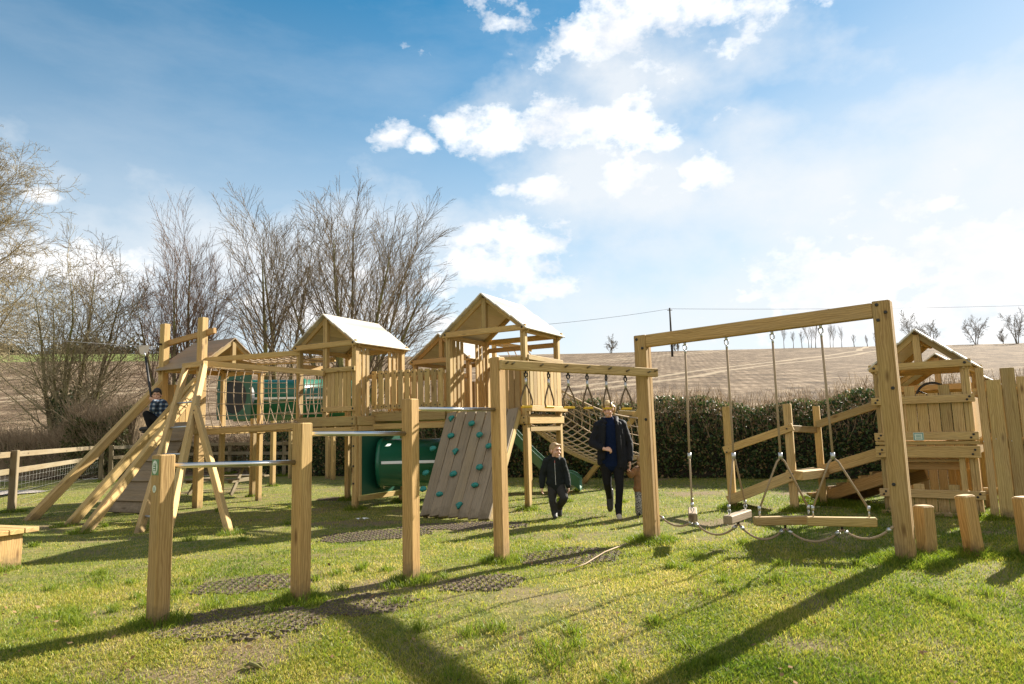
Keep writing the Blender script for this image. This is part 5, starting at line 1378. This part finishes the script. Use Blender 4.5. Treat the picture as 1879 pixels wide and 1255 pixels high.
# ------------------------------------------------------------------ people
class BL:
    """overlapping tapered capsules and ellipsoids, fused by a voxel remesh into one continuous surface"""
    def __init__(s, O): s.bm = bmesh.new(); s.O = Vector(O)
    def cap(s, p0, p1, r0, r1=None, flat=1.0, fdir=None, n=14):
        p0 = Vector(p0); p1 = Vector(p1); r1 = r0 if r1 is None else r1; ax = (p1 - p0); ln = max(ax.length, 1e-4); ax = ax / ln
        f = Vector(fdir) if fdir is not None else (V(0, 1, 0) if abs(ax.y) < .9 else V(0, 0, 1))
        f = (f - ax * f.dot(ax)).normalized(); g = ax.cross(f)
        rings = []
        for a in (-80, -50, -20): rings.append((p0 + ax * r0 * math.sin(R(a)), r0 * math.cos(R(a))))
        for t in (.15, .5, .85): rings.append((p0 + ax * ln * t, r0 + (r1 - r0) * t))
        for a in (20, 50, 80): rings.append((p1 + ax * r1 * math.sin(R(a)), r1 * math.cos(R(a))))
        vs = [[s.bm.verts.new(c + f * (math.cos(q * 6.2832 / n) * r * flat) + g * (math.sin(q * 6.2832 / n) * r)) for q in range(n)] for c, r in rings]
        for a, b in zip(vs, vs[1:]):
            for q in range(n): s.bm.faces.new((a[q], a[(q + 1) % n], b[(q + 1) % n], b[q]))
        s.bm.faces.new(vs[0][::-1]); s.bm.faces.new(vs[-1])
        return s
    def chain(s, pts, rs, flat=1.0, fdir=None):
        for i in range(len(pts) - 1): s.cap(pts[i], pts[i + 1], rs[i], rs[i + 1], flat, fdir)
        return s
    def ell(s, c, r, rot=(0, 0, 0)):
        from mathutils import Euler
        m = Matrix.Translation(Vector(c)) @ Euler(rot).to_matrix().to_4x4() @ Matrix.Diagonal((*r, 1))
        bmesh.ops.create_icosphere(s.bm, subdivisions=3, radius=1, matrix=m); return s
    def hand(s, w, d, pn, size=1.0, curl=.5, thumb=1):
        """w wrist, d finger direction, pn palm normal (fingers curl towards it)"""
        w = Vector(w); d = Vector(d).normalized(); pn = Vector(pn); pn = (pn - d * pn.dot(d)).normalized(); sd = d.cross(pn) * thumb
        k = size
        s.cap(w, w + d * .075 * k, .027 * k, .036 * k, .5, pn)
        for i, (o, l) in enumerate(((.027, .070), (.009, .080), (-.009, .074), (-.026, .058))):
            p = w + d * .082 * k + sd * o * k; q = [p]; dd = d
            for j, fr in enumerate((.42, .33, .25)):
                a = curl * (.55 + .55 * j); nd = (d * math.cos(a) + pn * math.sin(a)); q.append(q[-1] + nd * l * fr * k)
            s.chain(q, [.0098 * k, .0092 * k, .0086 * k, .0075 * k])
        t0 = w + d * .03 * k + sd * .028 * k; t1 = t0 + (d * .6 + sd * .75 + pn * .25) * .038 * k; t2 = t1 + (d * .85 + sd * .1 + pn * .45) * .032 * k
        s.chain([t0, t1, t2], [.014 * k, .0115 * k, .0095 * k]); return s
    def build(s, name, mat, T, vox=.008, smooth=4, noise=0.0):
        me = bpy.data.meshes.new('tmp'); bmesh.ops.recalc_face_normals(s.bm, faces=s.bm.faces); s.bm.to_mesh(me); s.bm.free()
        o = bpy.data.objects.new('tmp', me); COL.objects.link(o)
        m = o.modifiers.new('r', 'REMESH'); m.mode = 'VOXEL'; m.voxel_size = vox; m.use_smooth_shade = True
        if smooth: m2 = o.modifiers.new('s', 'SMOOTH'); m2.factor = .5; m2.iterations = smooth
        dg = bpy.context.evaluated_depsgraph_get(); dg.update()
        out = bpy.data.meshes.new_from_object(o.evaluated_get(dg)); bpy.data.objects.remove(o); bpy.data.meshes.remove(me)
        out.name = name; out.materials.clear(); out.materials.append(M[mat])
        if noise:
            n = len(out.vertices); co = np.empty(n * 3, np.float32); out.vertices.foreach_get('co', co); co = co.reshape(-1, 3)
            nr = np.empty(n * 3, np.float32); out.vertices.foreach_get('normal', nr); nr = nr.reshape(-1, 3)
            f = fbm(co[:, 0] * 14 + co[:, 1] * 9, co[:, 2] * 11, 3, 3) - .5; co = co + nr * (f * noise * 2)[:, None]; out.vertices.foreach_set('co', co.astype(np.float32).ravel())
        out.polygons.foreach_set('use_smooth', np.ones(len(out.polygons), bool)); out.update()
        return link(name, out, T)

def head(B, c, s, yaw, tilt=0, roll=0):
    """adds a head with a face to the body; returns a frame for eyes and hair. c: centre of skull, s: head height / .23, yaw: 0 faces the camera"""
    F = V(math.sin(yaw) * math.cos(tilt), -math.cos(yaw) * math.cos(tilt), math.sin(tilt)); Rr = V(math.cos(yaw), math.sin(yaw), 0); U_ = Rr.cross(F) * 1
    if U_.z < 0: U_ = -U_
    Rr = (Rr * math.cos(roll) + U_ * math.sin(roll)); U_ = (U_ - Rr * U_.dot(Rr)).normalized()
    c = Vector(c)
    def at(x, y, z): return c + Rr * (x * s) + F * (y * s) + U_ * (z * s)
    from mathutils import Matrix as Mx
    e = Mx((Rr, F, U_)).transposed().to_euler()
    B.ell(at(0, -.012, .022), (.074 * s, .094 * s, .092 * s), e)                 # skull
    B.ell(at(0, .022, -.045), (.060 * s, .068 * s, .070 * s), e)                 # face
    B.ell(at(0, .062, -.098), (.028 * s, .024 * s, .020 * s), e)                 # chin
    B.cap(at(0, .082, .008), at(0, .103, -.034), .008 * s, .0135 * s)            # nose
    B.ell(at(0, .082, -.073), (.024 * s, .014 * s, .012 * s), e)                 # lips
    B.ell(at(0, .078, .024), (.052 * s, .015 * s, .010 * s), e)                  # brow
    for q in (-1, 1):
        B.ell(at(.036 * q, .070, -.040), (.022 * s, .018 * s, .020 * s), e)      # cheek
        B.ell(at(.077 * q, -.008, -.020), (.011 * s, .020 * s, .032 * s), e)     # ear
    return at, e, F
def face_details(T, at, e, s, smile=False):
    for q in (-1, 1):
        B = BL((0, 0, 0)); B.ell(at(.031 * q, .083, .001), (.0125 * s, .007 * s, .006 * s), e); B.build('eye', 'eye', T, .0022, 1)
        B = BL((0, 0, 0)); B.cap(at(.018 * q, .090, .020), at(.047 * q, .080, .021), .0045 * s); B.build('eyebrow', 'hair_g', T, .0025, 1)
    B = BL((0, 0, 0)); B.chain([at(-.025, .083, -.070), at(0, .094, -.076), at(.025, .083, -.070)], [.004 * s, .0068 * s, .004 * s]); B.build('lips', 'lips', T, .0022, 1)
    if smile:
        B = BL((0, 0, 0)); B.chain([at(-.016, .0905, -.0715), at(0, .098, -.0755), at(.016, .0905, -.0715)], [.002 * s, .0042 * s, .002 * s]); B.build('teeth', 'white', T, .0018, 0)

def build_people():
    # ---- woman ------------------------------------------------------
    g = G(1130, 949); T = thing('person', 'woman in navy jumper, open dark jacket and black leggings walking under the hanging rings', 'person', (g.x, g.y, 0))
    O = V(0, 0, 0)
    hipL, hipR = V(.07, .02, .86), V(-.115, .02, .86)
    kL, kR = V(.055, -.13, .47), V(-.105, -.02, .49); aL, aR = V(.02, -.16, .095), V(-.035, .30, .24)
    shL, shR = V(.150, .02, 1.345), V(-.195, .02, 1.335); eL, eR = V(.245, .05, 1.07), V(-.285, .03, 1.09); wL, wR = V(.235, -.03, .80), V(-.155, -.19, 1.00)
    B = BL(O)
    B.chain([hipL, kL, aL], [.085, .052, .036]); B.chain([hipR, kR, aR], [.085, .052, .036])
    B.cap(aL, aL + V(-.01, -.14, -.055), .034, .03); B.cap(aR, aR + V(-.01, -.06, -.15), .034, .03)
    B.chain([V(-.015, .02, .88), V(-.015, .02, 1.08), V(-.02, .02, 1.28)], [.135, .12, .13], .72); B.cap(shL, shR, .06, .06); B.cap(V(-.025, .02, 1.36), V(-.045, -.01, 1.50), .052, .050)
    B.chain([shL, eL, wL], [.055, .042, .028]); B.chain([shR, eR, wR], [.055, .042, .028])
    B.hand(wL, V(.0, -.12, -1), V(-1, -.1, 0), .95, .55, -1); B.hand(wR, V(.85, -.35, -.12), V(.1, .6, -.7), .95, 1.25, 1)
    at, e, F = head(B, V(-.055, -.03, 1.585), .98, -.30, -.28, .12)
    B.build('body', 'skin', T, .0052, 3); face_details(T, at, e, .98, True)
    B = BL(O); s = .98
    B.ell(at(0, -.026, .042), (.083 * s, .094 * s, .088 * s), e); B.ell(at(0, -.07, -.01), (.068 * s, .05 * s, .075 * s), e); B.cap(at(-.06, .045, .075), at(.06, .045, .075), .024, .024)
    for q in (-1, 1): B.cap(at(.064 * q, .04, .065), at(.074 * q, -.01, .0), .018, .014)
    B.chain([at(.01, -.10, .02), at(.05, -.15, -.02), at(.06, -.16, -.08), at(.05, -.14, -.13)], [.036, .042, .035, .012]); B.cap(at(.05, -.12, .01), at(.10, -.13, -.03), .018, .006); B.build('hair', 'hair_b', T, .006, 2, .006)
    B = BL(O); B.chain([hipL + V(0, 0, .02), kL, aL + V(0, 0, .0)], [.094, .061, .048]); B.cap(aL + V(0, 0, .05), aL + V(0, -.01, -.02), .046, .044); B.chain([hipR + V(0, 0, .02), kR, aR + V(0, 0, -.01)], [.094, .061, .046]); B.cap(V(.05, .03, .9), V(-.08, .03, .9), .11, .11); B.build('leggings', 'leggings', T, .007, 3, .004)
    B = BL(O); B.chain([V(-.02, .0, .80), V(-.02, 0, 1.05), V(-.025, .005, 1.30)], [.152, .145, .145], .80); B.cap(V(-.03, .0, 1.36), V(-.035, -.005, 1.415), .10, .075, .8); B.cap(shL + V(-.03, 0, -.02), shR + V(.03, 0, -.02), .075, .075); B.cap(V(.07, -.0, .83), V(-.11, -.0, .83), .098, .098, .98); B.build('jumper', 'navy', T, .008, 4, .008)
    B = BL(O)                                                         # open jacket: back, two fronts, collar, sleeves
    B.chain([V(-.02, .09, .80), V(-.02, .085, 1.1), V(-.02, .06, 1.32)], [.165, .155, .135], .45)
    B.chain([V(.135, -.02, .72), V(.12, -.03, 1.05), V(.10, -.03, 1.34)], [.075, .068, .060], 1.2); B.chain([V(.085, -.10, .74), V(.08, -.11, 1.05), V(.070, -.085, 1.33)], [.046, .042, .038])
    B.chain([V(-.185, .0, .80), V(-.175, -.02, 1.05), V(-.15, -.02, 1.32)], [.058, .058, .056], 1.2); B.chain([V(-.155, -.085, .86), V(-.15, -.095, 1.08), V(-.13, -.085, 1.33)], [.032, .032, .032])
    B.ell(shL + V(.0, 0, .0), (.082, .082, .078)); B.ell(shR + V(.0, 0, .0), (.082, .082, .078)); B.chain([shL, eL, V(.235, -.01, .83)], [.076, .068, .058]); B.chain([shR, eR, V(-.185, -.15, 1.01)], [.076, .074, .056]); B.cap(eR + V(0, 0, -.02), eR + V(.05, -.06, -.035), .066, .058); B.cap(shL + V(-.1, .02, .04), shL + V(-.01, .0, .01), .058, .074); B.cap(shR + V(.1, .02, .05), shR + V(.01, .0, .01), .058, .074)
    B.chain([V(-.105, -.07, 1.385), V(-.12, .04, 1.435), V(-.03, .10, 1.45), V(.075, .05, 1.44), V(.055, -.07, 1.385)], [.030, .038, .046, .040, .032]); B.build('jacket', 'jacket', T, .0075, 3, .007)
    B = BL(O); B.cap(aL + V(0, .03, -.03), aL + V(-.012, -.15, -.055), .044, .038, .9); B.cap(aL + V(0, .04, -.055), aL + V(-.012, -.16, -.07), .038, .034, .7); B.build('shoe', 'shoe_l', T, .006, 2)
    B = BL(O); B.cap(aL + V(0, 0, .09), aL + V(-.004, -.045, -.012), .055, .047); B.cap(aL, aL + V(-.006, -.075, -.025), .046, .044); B.build('sock', 'leggings', T, .006, 1)
    B = BL(O); B.cap(aR + V(0, .03, -.02), aR + V(-.01, -.05, -.16), .044, .036, .9); B.cap(aR + V(0, -.02, .11), aR + V(-.008, -.055, -.13), .060, .050); B.build('shoe', 'shoe', T, .006, 2)
    # ---- small boy walking ------------------------------------------
    g = G(1019, 951); T = thing('person', 'small boy in black zipped fleece and charcoal trousers striding beside the woman', 'person', (g.x, g.y, 0)); 
    hipL, hipR = V(.075, .02, .48), V(-.03, .02, .48); kL, kR = V(.135, -.12, .30), V(-.035, -.03, .26); aL, aR = V(.075, .12, .15), V(-.005, -.0, .06)
    shL, shR = V(.125, .02, .83), V(-.105, .02, .83); eL, eR = V(.185, .03, .64), V(-.165, .04, .63); wL, wR = V(.205, -.06, .455), V(-.185, .0, .445)
    B = BL(O); B.chain([hipL, kL, aL], [.06, .043, .03]); B.chain([hipR, kR, aR], [.06, .043, .03]); B.cap(aR, aR + V(0, -.10, -.03), .028, .024); B.cap(aL, aL + V(0, -.03, -.10), .028, .024)
    B.chain([V(.02, .02, .50), V(.015, .02, .64), V(.01, .02, .78)], [.095, .09, .095], .75); B.cap(shL, shR, .045, .045); B.cap(V(.01, .02, .84), V(.02, .0, .92), .042, .04)
    B.chain([shL, eL, wL], [.04, .033, .024]); B.chain([shR, eR, wR], [.04, .033, .024])
    B.hand(wL, V(.05, -.15, -1), V(-1, -.2, 0), .66, .8, -1); B.hand(wR, V(-.03, -.05, -1), V(1, -.2, 0), .66, .7, 1)
    at, e, F = head(B, V(.035, .0, .995), .93, .62, -.05, -.05); B.build('body', 'skin', T, .0042, 3); face_details(T, at, e, .93, True)
    s = .93; B = BL(O); B.ell(at(0, -.022, .034), (.0795 * s, .098 * s, .089 * s), e); B.ell(at(0, -.06, -.015), (.070 * s, .05 * s, .06 * s), e); B.cap(at(-.040, .055, .085), at(.040, .060, .083), .016, .018); B.build('hair', 'hair_g', T, .005, 1, .004)
    B = BL(O); B.chain([hipL, kL, aL + V(0, .0, .02)], [.078, .063, .054]); B.cap(aL + V(0, 0, .03), aL + V(0, -.015, -.015), .054, .046); B.chain([hipR, kR, aR + V(0, 0, .035)], [.078, .060, .050]); B.cap(aR + V(0, 0, .05), aR + V(0, -.025, .0), .052, .046); B.cap(V(.06, .02, .5), V(-.02, .02, .5), .085, .085); B.build('trousers', 'trousers', T, .006, 2, .010)
    B = BL(O); B.chain([V(.02, .01, .50), V(.015, .01, .66), V(.01, .01, .80)], [.125, .120, .112], .80); B.cap(shL, shR, .062, .062); B.chain([shL, eL, wL + V(0, 0, .02)], [.06, .053, .040]); B.chain([shR, eR, wR + V(0, 0, .02)], [.06, .053, .040])
    B.chain([V(-.045, -.04, .865), V(-.06, .03, .885), V(.01, .075, .895), V(.085, .03, .885), V(.065, -.04, .865)], [.028, .034, .042, .034, .028]); B.cap(V(.075, .01, .515), V(-.035, .01, .515), .085, .085, .98); B.build('fleece', 'fleece', T, .0065, 2, .010)
    mb = MB(); o3 = V(g.x, g.y, 0); mb.timber(o3 + V(.018, -.098, .49), o3 + V(.012, -.088, .84), .006, .006, V(1, 0, 0), .001); z_ = mb.build('zip', M['galv'], T)
    mb = MB(); mb.timber(o3 + V(.012, -.103, .81), o3 + V(.012, -.098, .845), .009, .006, V(1, 0, 0), .001); mb.build('zip_pull', M['lips'], z_)
    B = BL(O); B.cap(aR + V(0, .02, -.015), aR + V(.0, -.11, -.03), .040, .034, .95); B.cap(aR + V(0, 0, .02), aR + V(0, -.05, -.01), .040, .038); B.build('shoe', 'shoe', T, .005, 2); B = BL(O); B.cap(aL + V(0, .01, .01), aL + V(.0, -.03, -.11), .042, .036); B.build('shoe', 'shoe', T, .005, 2)
    # ---- toddler holding her hand, half behind the post ---------------
    g = D(1177, 917, 10.35); g.z = 0; T = thing('person', 'toddler in tan coat and speckled trousers holding the woman by the hand behind a post', 'person', (g.x, g.y, 0))
    hipL, hipR = V(.06, 0, .36), V(-.03, 0, .36); kL, kR = V(.07, -.04, .21), V(-.04, -.03, .21); aL, aR = V(.07, .02, .05), V(-.045, .0, .05); shL, shR = V(.11, 0, .65), V(-.08, 0, .65); eL, eR = V(.17, .03, .52), V(-.14, -.02, .60); wL, wR = V(.21, .02, .42), V(-.175, -.06, .635)
    B = BL(O); B.chain([hipL, kL, aL], [.05, .04, .028]); B.chain([hipR, kR, aR], [.05, .04, .028]); B.cap(aL, aL + V(.02, .06, -.02), .026, .022); B.cap(aR, aR + V(0, .06, -.02), .026, .022)
    B.chain([V(.015, 0, .38), V(.015, 0, .6)], [.09, .085], .8); B.cap(shL, shR, .04, .04); B.cap(V(.015, 0, .66), V(.02, 0, .74), .038, .036); B.chain([shL, eL, wL], [.035, .03, .022]); B.chain([shR, eR, wR], [.035, .03, .022]); B.hand(wL, V(.5, 0, -.8), V(-1, 0, -.4), .52, .5, -1); B.hand(wR, V(-.5, -.2, .7), V(1, -.2, .3), .52, .7, 1)
    at, e, F = head(B, V(.03, 0, .80), .82, 2.7, 0, 0); B.build('body', 'skin', T, .0045, 2); face_details(T, at, e, .82)
    B = BL(O); s = .82; B.ell(at(0, -.025, .035), (.083 * s, .098 * s, .088 * s), e); B.ell(at(0, -.06, -.03), (.072 * s, .05 * s, .075 * s), e); B.build('hair', 'hair_g', T, .006, 1, .004)
    B = BL(O); B.chain([hipL, kL, aL], [.068, .06, .052]); B.chain([hipR, kR, aR], [.068, .06, .054]); B.cap(V(.05, 0, .38), V(-.02, 0, .38), .08, .08); B.build('trousers', 'speckle', T, .006, 2, .006)
    B = BL(O); B.chain([V(.015, 0, .42), V(.015, 0, .62)], [.12, .105], .85); B.cap(V(.06, 0, .40), V(-.03, 0, .40), .085, .085); B.chain([V(-.05, .05, .68), V(.015, .09, .69), V(.08, .05, .68)], [.035, .05, .035]); B.cap(shL, shR, .055, .055); B.chain([shL, eL, wL], [.054, .048, .038]); B.chain([shR, eR, wR], [.054, .048, .040]); B.build('coat', 'tan', T, .0065, 2, .008)
    for a in (aL, aR):
        B = BL(O); B.cap(a + V(0, -.02, -.01), a + V(0, .07, -.025), .033, .028); B.build('shoe', 'shoe', T, .005, 1)
    # ---- boy on the zip line -------------------------------------------
    Y = 12.62; seat = D(274, 789, Y); T = thing('person', 'dark-haired boy in plaid shirt gripping the black zip line tether', 'person', tuple(seat))
    def q(px, py, dy=0.0): return D(px, py, Y + dy) - seat
    hip1, hip2 = q(292, 776, -.08), q(293, 777, .08); k1, k2 = q(269, 760, -.12), q(287, 792, .12); a1, a2 = q(276, 784, -.14), q(286, 813, .16)
    ch = q(296, 745); nk = q(293, 738); s1, s2 = q(284, 739, -.12), q(302, 744, .12); e1, e2 = q(280, 752, -.16), q(290, 755, .02); h1, h2 = q(277.5, 730, -.02), q(280, 738, .0)
    B = BL(O); B.chain([hip1, k1, a1], [.07, .05, .034]); B.chain([hip2, k2, a2], [.07, .05, .034]); B.cap(a1, a1 + V(-.12, -.03, -.03), .03, .026); B.cap(a2, a2 + V(-.08, -.07, -.03), .03, .026)
    B.chain([lerp(hip1, hip2, .5), q(294, 758), ch], [.11, .10, .11], .8); B.cap(s1, s2, .05, .05); B.cap(nk, q(289, 730), .045, .042); B.chain([s1, e1, h1 + V(.05, 0, -.04)], [.045, .036, .027]); B.chain([s2, e2, h2 + V(.06, 0, -.03)], [.045, .036, .027])
    B.hand(h1 + V(.05, -.015, -.03), V(-.9, 0, .3), V(-.2, 1, .1), .78, 1.2, 1); B.hand(h2 + V(.06, -.02, -.03), V(-.9, 0, .3), V(-.2, 1, .1), .78, 1.2, 1)
    at, e, F = head(B, q(288, 723.5), .97, .30, -.15, 0); B.build('body', 'skin', T, .0048, 3); face_details(T, at, e, .97)
    B = BL(O); s = .97; B.ell(at(0, -.020, .034), (.081 * s, .100 * s, .091 * s), e); B.ell(at(0, -.06, -.015), (.073 * s, .05 * s, .07 * s), e); B.chain([at(-.062, .035, .060), at(-.03, .068, .064), at(.01, .078, .058), at(.045, .066, .066)], [.014, .016, .017, .013])
    for q_ in (-1, 1): B.cap(at(.070 * q_, .02, .045), at(.077 * q_, .0, -.005), .016, .010)
    B.cap(at(0, 0, 0), at(0, -.03, .03), .02); B.build('hair', 'hair_d', T, .006, 1, .006)
    B = BL(O); B.chain([lerp(hip1, hip2, .5) + V(0, 0, .03), q(294, 758), ch], [.13, .13, .128], .82); B.cap(s1, s2, .065, .065); B.chain([s1, e1, lerp(e1, h1, .6) + V(.03, 0, -.02)], [.062, .055, .045]); B.chain([s2, e2, lerp(e2, h2, .5) + V(.03, 0, -.015)], [.066, .058, .045]); B.build('shirt', 'plaid', T, .007, 2, .010)
    B = BL(O); B.chain([hip1, k1, a1], [.088, .068, .052]); B.chain([hip2, k2, a2], [.088, .068, .052]); B.cap(hip1, hip2, .09, .09); B.build('trousers', 'leggings', T, .007, 2, .008)
    for a, d in ((a1, V(-.15, -.03, -.03)), (a2, V(-.10, -.09, -.02))):
        B = BL(O); B.cap(a + V(.02, .01, -.02), a + d, .045, .038); B.build('shoe', 'shoe', T, .006, 1)
    # tether, trolley and cable
    top = D(264, 640, Y); S = thing('zip_line_tether', 'black rubber zip line tether with round seat and pale trolley guard', 'zip line tether', tuple(top))
    mb = MB(); mb.tube([D(267, 655, Y), D(277.5, 730, Y), D(281, 760, Y - .03), D(276, 788, Y)], .021, 9); mb.build('tether', M['black'], S)
    mb = MB(); mb.tube([D(264.5, 644, Y), D(267, 656, Y)], .013, 8); mb.build('chain', M['galv'], S)
    c = D(275, 791, Y); mb = MB(); mb.tube([c - V(0, 0, .035), c - V(0, 0, .03), c + V(0, 0, .01), c + V(0, 0, .03)], [.10, .135, .135, .05], 18); mb.build('seat', M['black'], S)
    pl = [(-.085, .055), (.085, .07), (.085, .0), (.06, -.09), (.025, -.11), (-.025, -.115), (-.065, -.09), (-.085, .0)]
    c = top; ax = V(.80, .6, 0); nn = V(.6, -.8, 0); mb = MB(); mb.ring_loft([[c + ax * x + UPV * z - nn * .018 for x, z in pl], [c + ax * x + UPV * z + nn * .018 for x, z in pl]], [0, .036]); mb.build('guard', M['clear'], S)
    a = L(7.2, -1.66, 0); a.z = top.z + .10; b = top + V(-.485 * 22, -.875 * 22, -.6)
    a2_ = D(289, 636, 13.45)
    mb = MB(); mb.tube([a2_, lerp(a2_, top, .5) + V(0, 0, .0), top + V(0, 0, .045)] + [lerp(top + V(0, 0, .045), b, t / 10) for t in range(1, 11)], .005, 6); tag(mb.build('zip_line_cable', M['bolt'], None, a2_), 'thin steel zip line cable running out from the small tower above the field', 'cable')

build_swing_frame(); build_ring_beam(); build_bars()
build_tower_c(); build_tower_b(); build_bridge(); build_tower_a(); build_net_bridge(); build_tower_d(); build_scramble_net()
build_playhouse(); build_ramps(); build_stumps(); build_bench(); build_fences(); build_pole(); build_small()
build_people()
build_vegetation()
build_grass()
build_litter()
